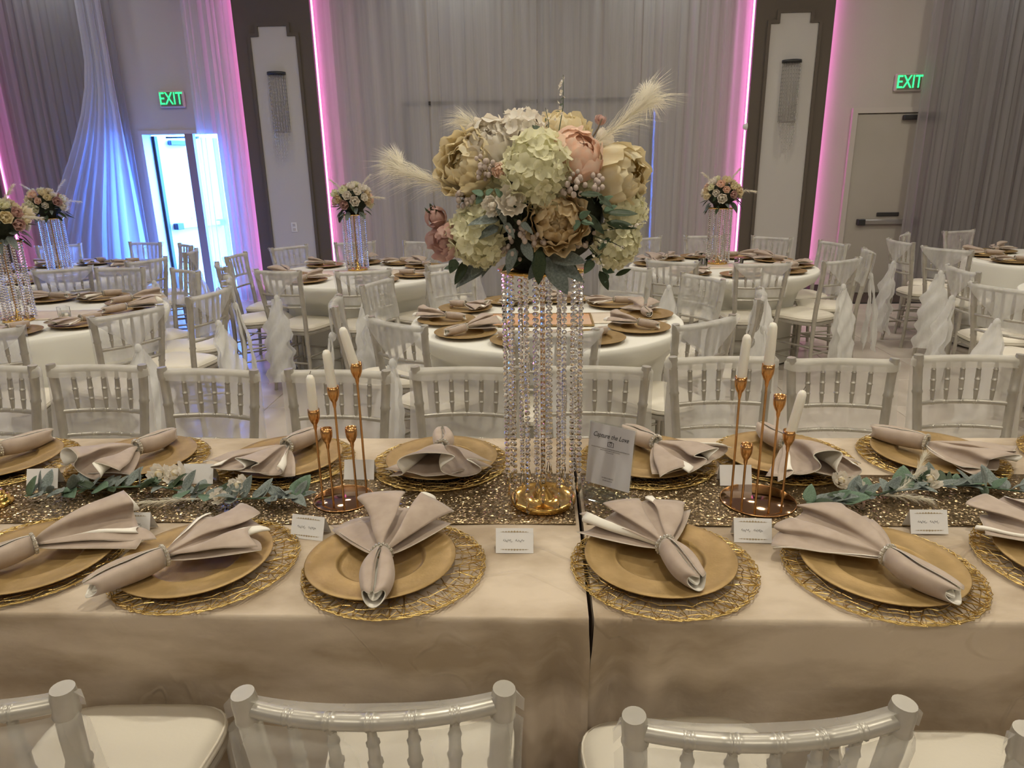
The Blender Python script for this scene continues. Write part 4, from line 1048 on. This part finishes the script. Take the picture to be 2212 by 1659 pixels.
for kind, lst in (('lamb', [((-0.09, 1.523, 1.489), (-0.158, 1.518, 1.487)), ((-0.091, 1.531, 1.474), (-0.142, 1.526, 1.452)), ((-0.092, 1.514, 1.522), (-0.073, 1.509, 1.478)), ((-0.059, 1.553, 1.427), (-0.079, 1.548, 1.370)),
    ((0.009, 1.566, 1.405), (0.051, 1.556, 1.322)), ((0.014, 1.562, 1.409), (0.093, 1.547, 1.388)), ((0.017, 1.577, 1.397), (0.095, 1.560, 1.355)), ((-0.118, 1.632, 1.393), (-0.205, 1.622, 1.337)), ((-0.106, 1.608, 1.401), (-0.142, 1.598, 1.360)),
    ((-0.041, 1.534, 1.444), (-0.021, 1.519, 1.400)), ((-0.044, 1.51, 1.484), (-0.018, 1.500, 1.462)), ((-0.079, 1.52, 1.484), (-0.057, 1.510, 1.452)), ((0.0, 1.60, 1.395), (-0.03, 1.58, 1.35)), ((-0.13, 1.62, 1.40), (-0.16, 1.6, 1.355))]),
  ('dark', [((-0.006, 1.542, 1.428), (-0.009, 1.530, 1.350)), ((-0.171, 1.632, 1.394), (-0.201, 1.622, 1.337)), ((0.13, 1.632, 1.364), (0.153, 1.622, 1.322)), ((0.186, 1.632, 1.426), (0.224, 1.632, 1.440)), ((0.094, 1.602, 1.394), (0.140, 1.590, 1.407)),
    ((-0.02, 1.586, 1.678), (0.013, 1.566, 1.648)), ((0.135, 1.538, 1.499), (0.200, 1.533, 1.491)), ((0.136, 1.547, 1.479), (0.199, 1.542, 1.462)), ((0.167, 1.632, 1.353), (0.203, 1.632, 1.366)), ((0.075, 1.508, 1.539), (0.123, 1.499, 1.534)), ((0.114, 1.52, 1.537), (0.144, 1.510, 1.507)),
    ((0.09, 1.56, 1.50), (0.13, 1.55, 1.45)), ((0.05, 1.60, 1.40), (0.08, 1.58, 1.36)), ((-0.04, 1.60, 1.40), (-0.09, 1.58, 1.38)), ((-0.09, 1.56, 1.53), (-0.05, 1.53, 1.51))]),
  ('euc', [((0.076, 1.513, 1.492), (0.101, 1.508, 1.503)), ((0.076, 1.515, 1.487), (0.066, 1.51, 1.465)), ((0.081, 1.518, 1.484), (0.107, 1.513, 1.475)), ((-0.121, 1.528, 1.541), (-0.147, 1.523, 1.546)), ((-0.118, 1.526, 1.541), (-0.099, 1.521, 1.55)), ((-0.127, 1.531, 1.536), (-0.138, 1.526, 1.520)),
    ((-0.198, 1.632, 1.394), (-0.212, 1.632, 1.362)), ((-0.206, 1.632, 1.378), (-0.227, 1.632, 1.373)), ((0.136, 1.632, 1.369), (0.164, 1.632, 1.358)), ((0.146, 1.632, 1.359), (0.141, 1.632, 1.335)), ((0.113, 1.62, 1.392), (0.095, 1.62, 1.359)), ((-0.082, 1.509, 1.536), (-0.098, 1.504, 1.552)),
    ((0.12, 1.55, 1.52), (0.15, 1.54, 1.53)), ((0.13, 1.56, 1.50), (0.16, 1.55, 1.51)), ((0.12, 1.58, 1.42), (0.15, 1.57, 1.44))])):
    for p, q in lst: leaf(fa, kind, rel(p), rel(q), LV)
for i in range(60):   # filler foliage all round, also behind
    a = LV.uniform(0, 2 * PI); el = LV.uniform(-0.5, 1.2); d = Vector((math.cos(a) * math.cos(el), math.sin(a) * math.cos(el), math.sin(el)))
    p = Vector((0.005, 0, 0.135)) + Vector((d.x * 0.12, d.y * 0.12, d.z * 0.10)); t = Vector((-d.z * math.cos(a), -d.z * math.sin(a), math.cos(el))) * LV.choice((-1, 1)) + Vector((LV.uniform(-1, 1), LV.uniform(-1, 1), LV.uniform(-.6, .6)))
    leaf(fa, 'dark' if i % 3 else 'euc', p, p + d * 0.035 + t.normalized() * 0.05, LV, d)
for i in range(9):   # blooms on the far side
    a = R(20 + 17.5 * i); d = Vector((math.cos(a), math.sin(a), LV.uniform(-0.3, 0.8)))
    p = Vector((0.005, 0, 0.135)) + d.normalized() * 0.13
    if i % 2: hydrangea(fa, p, d, 0.055, 300 + i, n=24)
    else: bloom(fa, 'peony', p, d, 0.055, ('cream', 'white', 'tan')[i % 3], OPEN[:4], 310 + i)
# rose bud with sepals, seed sprig, twigs, plumes
b = bloom(fa, 'rose_bud', rel((-0.236, 1.615, 1.490)), (-0.4, -0.5, 0.8), 0.028, 'mauve', [(3, 8, 0.7), (4, 8, 0.9)], 20)
for k in range(5): leaf(b, 'dark', (0, 0, 0), (0.018 * math.cos(k * 1.26), 0.018 * math.sin(k * 1.26), 0.028), LV, (math.cos(k * 1.26), math.sin(k * 1.26), -0.4))
def sprig(name, p, q, seed, nb=16, tone='petal_white', br=0.0034):
    r = random.Random(seed); p, q = Vector(p), Vector(q); s = put(name, None, fa)
    mid = p.lerp(q, 0.5) + Vector((0.006, 0, 0)); m = MB(); m.tube([p, mid, q], [0.0012, 0.001, 0.0006], 5); put('stalk', m.mesh('stalk', 'leaf_dark'), s)
    for i in range(nb):
        t = 0.3 + 0.7 * i / nb; c = p.lerp(q, t) + Vector((r.uniform(-1, 1), r.uniform(-1, 1), r.uniform(-.3, .3))) * (0.014 * (1.2 - t))
        if t < 0.62 and i % 2: leaf(s, 'dark', p.lerp(q, t), c + Vector((0, 0, 0.006)), r)
        else: put('bud', FLO_W[i % 2] if tone == 'petal_white' else BERRY, s, c, (r.uniform(0, 3), r.uniform(0, 3), 0), br * r.uniform(0.8, 1.4))
    return s
sprig('flower_sprig', rel((0.033, 1.60, 1.648)), rel((0.046, 1.645, 1.780)), 1)
sprig('flower_sprig', rel((0.010, 1.60, 1.648)), rel((0.008, 1.645, 1.715)), 2, 8)
sprig('flower_sprig', rel((0.12, 1.55, 1.46)), rel((0.21, 1.53, 1.475)), 3, 16)
sprig('flower_sprig', rel((0.11, 1.55, 1.45)), rel((0.175, 1.53, 1.425)), 4, 14)
sprig('flower_sprig', rel((0.10, 1.56, 1.43)), rel((0.13, 1.54, 1.385)), 5, 12)
for i, (p, q) in enumerate([((-0.07, 1.60, 1.62), (-0.045, 1.56, 1.665)), ((0.10, 1.60, 1.64), (0.13, 1.64, 1.690)), ((-0.15, 1.6, 1.55), (-0.22, 1.60, 1.575)), ((0.0, 1.62, 1.64), (-0.012, 1.6, 1.69)), ((0.18, 1.65, 1.42), (0.225, 1.64, 1.44))]):
    p, q = rel(p), rel(q); m = MB(); m.tube([p, p.lerp(q, .5) + Vector((0.004, 0, 0.003)), q], [0.0022, 0.0018, 0.0014], 6); put('twig', m.mesh('twig', 'twig'), fa)
def plume(parent, pts, ln, seed, n): 
    o = put('pampas_plume', plume_mesh(pts, ln, seed, n), parent); o['kind'] = 'stuff'; return o
plume(fa, [rel((-0.12, 1.62, 1.535)), rel((-0.23, 1.63, 1.560)), rel((-0.31, 1.645, 1.588)), rel((-0.320, 1.66, 1.597))], 0.14, 1, 620)
plume(fa, [rel((0.06, 1.62, 1.60)), rel((0.16, 1.60, 1.672)), rel((0.22, 1.62, 1.722)), rel((0.225, 1.64, 1.728))], 0.14, 2, 620)
plume(fa, [rel((-0.08, 1.66, 1.62)), rel((-0.14, 1.65, 1.675)), rel((-0.165, 1.66, 1.690))], 0.10, 3, 300)

# ------------------------------------------------------------------ small bouquets of the round tables
def small_bloom(kind, seed):
    r = random.Random(seed); m = MB()
    for n, op, ln in ((4, 8, 0.7), (5, 30, 0.9), (6, 62, 1.0)):
        for i in range(n):
            q = petal(1, 1.05, 0.3, 0.3, 0.1, seed, 0, 4, 4); el = R(90 - op)
            q.xf(Matrix.Rotation(2 * PI * i / n + op, 4, 'Z') @ Matrix.Rotation(el, 4, 'X') @ Matrix.Scale(ln, 4)); m.add(q.v, q.f)
    m.ball((0, 0, 0.1), 0.3, 5)
    return m.mesh('bloom', 'petal_' + kind)
SB = [small_bloom(k, i) for i, k in enumerate(('white', 'cream', 'cream_green', 'mauve', 'blush', 'tan'))]
def bouquet(x, y, z, seed, label, R0=0.185):
    r = random.Random(seed); o = thing('flower_arrangement', label, 'flowers', (x, y, z), r.uniform(0, 0.3), 'flower arrangements')
    m = MB(); m.ball((0, 0, 0.10), R0 * 0.66, 9, sz=0.8); m.lathe([(0.0005, -0.004), (0.06, -0.004), (0.07, 0.03)], 16); put('moss_ball', m.mesh('moss_ball', 'moss'), o)
    g = PI * (3 - math.sqrt(5)); n = 30
    for i in range(n):
        c = 0.98 - 1.25 * i / n; s = math.sqrt(max(0, 1 - c * c)); d = Vector((s * math.cos(g * i), s * math.sin(g * i), c))
        k = r.choice((0, 0, 1, 1, 2, 2, 3, 4, 5)); p = Vector((0, 0, 0.10)) + Vector((d.x, d.y, d.z * 0.75)) * R0 * r.uniform(0.62, 0.76)
        put('bloom', SB[k], o, p, align(d, r.uniform(0, 6)), R0 * r.uniform(0.22, 0.33))
    for i in range(26):
        a = r.uniform(0, 2 * PI); e = r.uniform(-0.7, 0.3); d = Vector((math.cos(a) * math.cos(e), math.sin(a) * math.cos(e), math.sin(e)))
        p = Vector((0, 0, 0.08)) + d * R0 * 0.6; leaf(o, 'dark' if i % 3 else 'lamb', p, p + d * R0 * 0.4 + Vector((r.uniform(-.02, .02), r.uniform(-.02, .02), r.uniform(-.05, .01))), r, (0, 0, 1))
    for i, (dx, dz) in enumerate(((0.26, 0.02), (-0.16, 0.17), (0.15, 0.20))):
        b = Vector((dx * 0.35, r.uniform(-.05, .05), 0.10 + dz * 0.3)); e = Vector((dx, b.y * 1.5, 0.10 + dz))
        q = put('pampas_plume', plume_mesh([b, b.lerp(e, .5) + Vector((0, 0, 0.015)), e], 0.055, seed + i, 130, wid=0.0014), o); q['kind'] = 'stuff'
    return o

# ================================================================== GARLANDS ON THE RUNNER
def garland(path, label, seed, blooms, plumes, nleaf=64, kindmix=('lamb', 'lamb', 'lamb', 'lamb', 'lamb', 'dark', 'lamb', 'euc')):
    r = random.Random(seed); P = [Vector(p) for p in path]; c = P[len(P) // 2]; base = Vector((c.x, c.y, 0.7545))
    o = thing('leaf_garland', label, 'garland', base, 0, 'leaf garlands')
    P = [p - base for p in P]
    m = MB(); m.tube(P, 0.0025, 6); put('stem', m.mesh('stem', 'leaf_euc'), o)
    for i in range(nleaf):
        t = (i + r.random()) / nleaf * (len(P) - 1); k = min(int(t), len(P) - 2); p = P[k].lerp(P[k + 1], t - k); d = (P[k + 1] - P[k]).normalized()
        a = r.uniform(-1.25, 1.25); up = r.uniform(0.02, 0.75); sd = Vector((0, 0, 1)).cross(d)
        v = (d * r.uniform(0.2, 0.9) * (1 if r.random() < 0.75 else -1) + sd * a + Vector((0, 0, up))).normalized()
        q = p + v * r.uniform(0.042, 0.076); q.z = max(q.z, 0.014 + r.random() * 0.012)
        leaf(o, r.choice(kindmix), p, q, r, (0, -0.35, 1))
    for i, (b, rad) in enumerate(blooms):
        bl = bloom(o, 'white_rose', Vector(b) - base, (r.uniform(-.4, .4), -0.7, 0.8), rad, 'white', [(3, 24, 0.5), (4, 60, 0.8), (5, 80, 1.15)], seed + i, 'petal_cream')
    for i, (pts, ln, n) in enumerate(plumes):
        plume(o, [Vector(p) - base for p in pts], ln, seed + 9 + i, n)
    return o
garland([(-1.40, 1.69, 0.765), (-1.30, 1.715, 0.772), (-1.20, 1.72, 0.775), (-1.06, 1.735, 0.775), (-0.93, 1.69, 0.772), (-0.82, 1.66, 0.772), (-0.70, 1.67, 0.772), (-0.635, 1.685, 0.77)],
        'grey green leaf garland with white roses left of the candle holder', 11, [((-1.063, 1.760, 0.800), 0.022), ((-1.015, 1.757, 0.803), 0.024), ((-0.808, 1.685, 0.800), 0.022), ((-0.842, 1.640, 0.790), 0.016)],
        [([(-0.89, 1.655, 0.775), (-0.96, 1.645, 0.778), (-1.06, 1.632, 0.772), (-1.12, 1.630, 0.766)], 0.05, 300)], 70)
garland([(0.665, 1.655, 0.768), (0.76, 1.67, 0.775), (0.86, 1.69, 0.775), (0.95, 1.725, 0.775), (1.04, 1.75, 0.775), (1.13, 1.745, 0.775), (1.24, 1.72, 0.77)],
        'grey green leaf garland with white roses right of the acrylic sign', 12, [((0.782, 1.738, 0.795), 0.018), ((0.806, 1.708, 0.795), 0.018), ((1.005, 1.735, 0.800), 0.024)],
        [([(0.87, 1.685, 0.775), (0.93, 1.715, 0.785), (0.985, 1.76, 0.805), (1.022, 1.80, 0.840)], 0.055, 320), ([(0.86, 1.69, 0.775), (0.92, 1.675, 0.778), (0.97, 1.66, 0.775)], 0.05, 160)], 64)
garland([(1.29, 1.68, 0.768), (1.38, 1.70, 0.775), (1.50, 1.71, 0.775), (1.64, 1.70, 0.77)], 'leaf garland cut by the right photo edge', 13, [((1.42, 1.69, 0.795), 0.02)], [], 34)

# ================================================================== ACRYLIC SIGN
sg = thing('table_sign', 'acrylic stand sign reading Capture the Love beside the seam', 'sign', (0.166, 1.712, 0.7545), R(-34))
SW, SH, tilt = 0.068, 0.198, R(8)
m = MB(); m.box(-SW, SW, -0.0015, 0.0015, 0.016, SH, bevel=0.0006); m.xf(Matrix.Rotation(-tilt, 4, 'X')); pn = put('upright_panel', m.mesh('upright_panel', 'acrylic'), sg)
m = MB(); m.box(-SW, SW, -0.040, 0.035, 0.0, 0.003, bevel=0.0006); m.box(-SW, SW, -0.005, 0.0025, 0.003, 0.018); put('foot', m.mesh('foot', 'acrylic'), sg)
m = MB(); m.box(-SW + 0.003, SW - 0.003, -0.0024, -0.0018, 0.030, SH - 0.003); m.xf(Matrix.Rotation(-tilt, 4, 'X')); pp = put('printed_sheet', m.mesh('printed_sheet', 'sign_paper'), sg)
def on_sheet(me, x, z, sx=1.0, sy=1.0, name='lettering'):
    M = Matrix.Rotation(-tilt, 4, 'X') @ Matrix.Translation((x, -0.0030, z)) @ Matrix.Rotation(R(90), 4, 'X') @ Matrix.Diagonal((sx, sy, 1, 1))
    o = put(name, me, pp); o.matrix_local = M; return o
on_sheet(text_mesh('Capture the Love', 0.0165, 'ink', 0.0002, 0.35), -0.002, 0.165, 0.88, 1.1)
m = MB()
for (a0, a1, b0, b1) in ((-0.009, 0.009, -0.0065, -0.0055), (-0.009, 0.009, 0.0045, 0.0055), (-0.009, -0.008, -0.0065, 0.0055), (0.008, 0.009, -0.0065, 0.0055), (-0.004, 0.004, 0.0055, 0.0072)): m.box(a0, a1, b0, b1, 0, 0.0003)
m.lathe([(0.0027, 0), (0.0036, 0), (0.0036, 0.0003), (0.0027, 0.0003)], 18, smooth=False)
on_sheet(m.mesh('camera_icon', 'ink'), 0, 0.145, name='camera_icon')
def scribble(wd, h, seed):
    r = random.Random(seed); m = MB(); x = -wd / 2
    while x < wd / 2:
        l = r.uniform(0.002, 0.006); m.box(x, min(wd / 2, x + l), -h / 2 * r.uniform(.7, 1.1), h / 2 * r.uniform(.7, 1.1), 0, 0.0002); x += l + 0.0007
    return m.mesh('fine_print', 'ink_grey')
for z, wd, h, s in ((0.1315, 0.112, 0.0026, 1), (0.1265, 0.058, 0.0022, 2), (0.1215, 0.020, 0.0022, 3), (0.053, 0.034, 0.0034, 4), (0.046, 0.028, 0.0026, 5)): on_sheet(scribble(wd, h, s), 0, z, name='fine_print')

# ================================================================== ROUND TABLES
def round_cloth(seed, seats=()):
    r = random.Random(seed); ph = [r.uniform(0, 6.28) for _ in range(4)]; n = 180
    prof = [(0.0005, 0.752), (0.30, 0.752), (0.60, 0.752), (0.735, 0.752), (0.758, 0.751), (0.765, 0.746)]
    zs = [0.72, 0.66, 0.58, 0.48, 0.36, 0.24, 0.12, 0.015]
    m = MB(); vs = []
    for rr, z in prof: vs += [(rr * math.cos(2 * PI * i / n), rr * math.sin(2 * PI * i / n), z) for i in range(n)]
    for z in zs:
        k = smooth01((0.75 - z) / 0.45)
        for i in range(n):
            a = 2 * PI * i / n; f = math.sin(9 * a + ph[0]) * 0.6 + math.sin(16 * a + ph[1]) * 0.3 + math.sin(5 * a + ph[2]) * 0.3
            rr = 0.768 - 0.012 * k + 0.024 * k * f + 0.006 * (0.75 - z)
            k2 = smooth01((0.700 - z) / 0.165)
            for (sa, sr, tw, sv) in seats:
                da = abs((a - R(sa) + PI) % (2 * PI) - PI); lim = max(0.42, sr - 0.262 - 0.225) / max(0.8, math.cos(da))
                if lim < rr: rr += (lim - rr) * k2 * smooth01((R(31) - da) / R(8))
            vs.append((rr * math.cos(a), rr * math.sin(a), z))
    rows = len(prof) + len(zs)
    fs = [(q * n + i, (q + 1) * n + i, (q + 1) * n + (i + 1) % n, q * n + (i + 1) % n) for q in range(rows - 1) for i in range(n)]
    m.add(vs, fs); return m.mesh('round_cloth', 'cloth_white')
m = MB(); m.lathe([(0.0005, 0.715), (0.758, 0.715), (0.76, 0.722), (0.76, 0.742), (0.757, 0.747), (0.0005, 0.747)], 48); rtop_me = m.mesh('tabletop', 'plastic_white')
m = MB(); m.tube([(0.36, 0.2, 0), (0.36, 0.2, 0.715)], 0.016, 8); rleg_me = m.mesh('leg', 'dark_steel')
def rrunner(ang, wd, ln):
    m = MB(); c, s = math.cos(ang), math.sin(ang)
    def fn(u, v):
        a = (u - 0.5) * 2 * ln; b = (v - 0.5) * wd * (1 + 0.02 * math.sin(9 * u)); return (a * c - b * s, a * s + b * c, 0.7545 + 0.0006 * math.sin(20 * u + 5 * v))
    m.sheet(fn, 30, 6, 0.0012, 0, 0); return m.mesh('satin_runner', 'satin_champagne')
RRN = rrunner(0.06, 0.30, 0.66)
HOUR = ['twelve', 'one', 'two', 'three', 'four', 'five', 'six', 'seven', 'eight', 'nine', 'ten', 'eleven']
def hour(a): return int(round((90 - a) / 30.0)) % 12
ni = [0]
def round_table(cx, cy, where, seats, settings, cloth, stand=None, runner=True):
    """seats: (angle deg, radius of the chair's back, twist, sash variant); settings: angles of laid places"""
    t = thing('round_table', 'round table under a white cloth, the ' + where, 'table', (cx, cy, 0), 0, 'round tables')
    put('tabletop', rtop_me, t)
    for k in range(4): put('leg', rleg_me, t, (0, 0, 0), (0, 0, k * PI / 2))
    tag(put('tablecloth', round_cloth(cloth, seats), None, (cx, cy, 0)), 'long white cloth over the ' + where, 'tablecloth', 'round tablecloths')
    if runner: tag(put('satin_runner', RRN, None, (cx, cy, 0)), 'champagne satin runner across the ' + where, 'table runner', 'satin runners')
    used = set()
    for (a, rr, tw, v) in seats:
        h = hour(a)
        for d in (0, 1, -1, 2, -2):
            if (h + d) % 12 not in used: h = (h + d) % 12; break
        used.add(h)
        x = cx + rr * math.cos(R(a)); y = cy + rr * math.sin(R(a)); f = R(a + 180 + tw)
        dx, dy = math.cos(f), math.sin(f)
        chair('cap', v, x + dx * 0.262, y + dy * 0.262, f - PI / 2, "silver sashed chair at %s o'clock of the %s" % (HOUR[h], where), 'round table chairs')
    used = set()
    for a in settings:
        h = hour(a)
        for d in (0, 1, -1, 2, -2):
            if (h + d) % 12 not in used: h = (h + d) % 12; break
        used.add(h)
        x = cx + 0.565 * math.cos(R(a)); y = cy + 0.565 * math.sin(R(a))
        tag(put('charger_plate', charger_me, None, (x, y, 0.7560)), "gold charger at %s o'clock of the %s" % (HOUR[h], where), 'plate', 'round table chargers')
        ni[0] += 1; rr = random.Random(ni[0])
        napkin(ni[0] % 6, x, y, 0.7775, R(a - 90 + rr.choice((0, 180, 60, -70, 120)) + rr.uniform(-30, 30)), "blush napkin at %s o'clock of the %s" % (HOUR[h], where), 'round table napkins', rr.uniform(0.9, 1.05))
    if stand:
        sx, sy, seed, rad = stand
        crystal_stand(sx, sy, 0.7560, 0.46, 'crystal stand on the ' + where, False, 'crystal stands')
        bouquet(sx, sy, 0.7560 + 0.474, seed, 'cream and blush bouquet on the ' + where, rad)
MID = 'round table straight behind the crystal stand'
round_table(0.02, 3.98, MID, [(-132, 1.03, 6, 0), (-168, 1.14, 0, 0), (158, 1.13, 4, 1), (126, 1.09, 0, 2), (93, 1.08, 0, 0), (60, 1.09, 0, 2), (27, 1.09, 4, 0), (-7, 1.14, -10, 0), (-48, 1.06, -8, 2), (-88, 0.99, 6, 0)],
            [-138, -174, 150, 114, 78, 42, 6, -30, -66, -102], 0)
NL = 'round table cut by the left photo edge'
round_table(-3.15, 4.2, NL, [(-64, 1.22, -4, 0), (-34, 1.22, 2, 1), (-6, 1.18, -4, 1), (22, 1.12, 0, 0), (55, 1.0, 0, 2), (90, 0.98, 0, 0)], [-66, -30, 6, 42, 78, 114], 1, (-3.13, 4.05, 61, 0.185))
FL = 'far round table by the open door'
round_table(-4.2, 6.1, FL, [(-56, 1.07, 0, 0), (-23, 1.07, 0, 0), (10, 1.07, 0, 0), (43, 1.03, 0, 2), (78, 1.0, 0, 0), (125, 1.0, 0, 0), (-91, 1.05, 0, 2)], [-84, -48, -12, 24, 60, 96, 132, 168], 2, (-4.25, 6.12, 62, 0.18))
OP = 'round table before the outlet pilaster'
round_table(-1.53, 5.9, OP, [(-110, 0.99, 4, 1), (-74, 1.02, 0, 0), (-38, 1.02, 0, 2), (-146, 1.07, 0, 0), (178, 1.04, 0, 0), (142, 1.0, 0, 2), (106, 0.98, 0, 0), (68, 0.98, 0, 0), (30, 1.0, 0, 0)], [-158, -122, -62, -26, 28, 64, 100, 136], 0, (-1.58, 6.05, 63, 0.185))
DP = 'round table before the dome pilaster'
round_table(1.5, 6.05, DP, [(-124, 0.99, 4, 0), (-88, 0.99, -2, 0), (-54, 1.06, -4, 2), (-20, 1.08, 6, 0), (14, 1.02, 0, 0), (50, 0.98, 0, 0), (86, 0.97, 0, 2), (122, 0.98, 0, 0)], [-128, -88, -46, -10, 26, 62, 98, 134, 170], 1, (1.50, 6.2, 64, 0.18))
CD = 'round table by the closed door'
round_table(4.42, 6.25, CD, [(176, 1.32, 8, 1), (148, 1.2, 0, 2), (-159, 1.32, 12, 1), (112, 1.0, 0, 0)], [-160, 154, 118, -124], 2, (4.50, 6.25, 65, 0.18))
NR = 'round table cut by the right photo edge'
round_table(3.85, 4.5, NR, [(172, 1.16, 4, 1), (-158, 1.40, 8, 0)], [175, -150], 0)

# mirror tray with its orange glow painted in, and votives
o = thing('mirror_tray', 'mirror tray with painted orange glow in the middle of the round table behind the stand', 'tray', (-0.03, 3.93, 0.757))
m = MB(); m.box(-0.30, 0.30, -0.15, 0.15, 0, 0.006, bevel=0.002); put('mirror_plate', m.mesh('mirror_plate', 'orange_glow_mirror'), o)
m = MB()
for a in ((-0.31, -0.30, -0.16, 0.16), (0.30, 0.31, -0.16, 0.16), (-0.30, 0.30, -0.16, -0.15), (-0.30, 0.30, 0.15, 0.16)): m.box(*a, 0, 0.009)
put('tray_rim', m.mesh('tray_rim', 'charger_gold'), o)
def votive(x, y, lab, sq=False):
    o = thing('votive_glass', lab, 'votive', (x, y, 0.7560), 0.2, 'votive glasses')
    m = MB()
    n = 4 if sq else 16
    m.lathe([(0.0005, 0.0), (0.036, 0.0), (0.038, 0.065), (0.034, 0.065), (0.032, 0.008), (0.0005, 0.008)], n, smooth=not sq); put('glass', m.mesh('glass', 'clear_glass'), o)
    m = MB(); m.lathe([(0.0005, 0.009), (0.028, 0.009), (0.028, 0.028), (0.0005, 0.030)], 14); put('wax', m.mesh('wax', 'candle_wax'), o)
votive(-2.90, 4.13, 'square glass votive beside the near left crystal stand', True)
votive(1.34, 6.02, 'clear glass votive before the stand on the dome pilaster table')
votive(1.63, 6.0, 'clear glass votive closer to the dome pilaster on that table')
votive(4.2, 6.15, 'clear glass votive on the table by the closed door')

for p in PROTO.values():
    for c in list(p.children):
        for g in list(c.children): bpy.data.objects.remove(g)
        bpy.data.objects.remove(c)
    bpy.data.objects.remove(p)
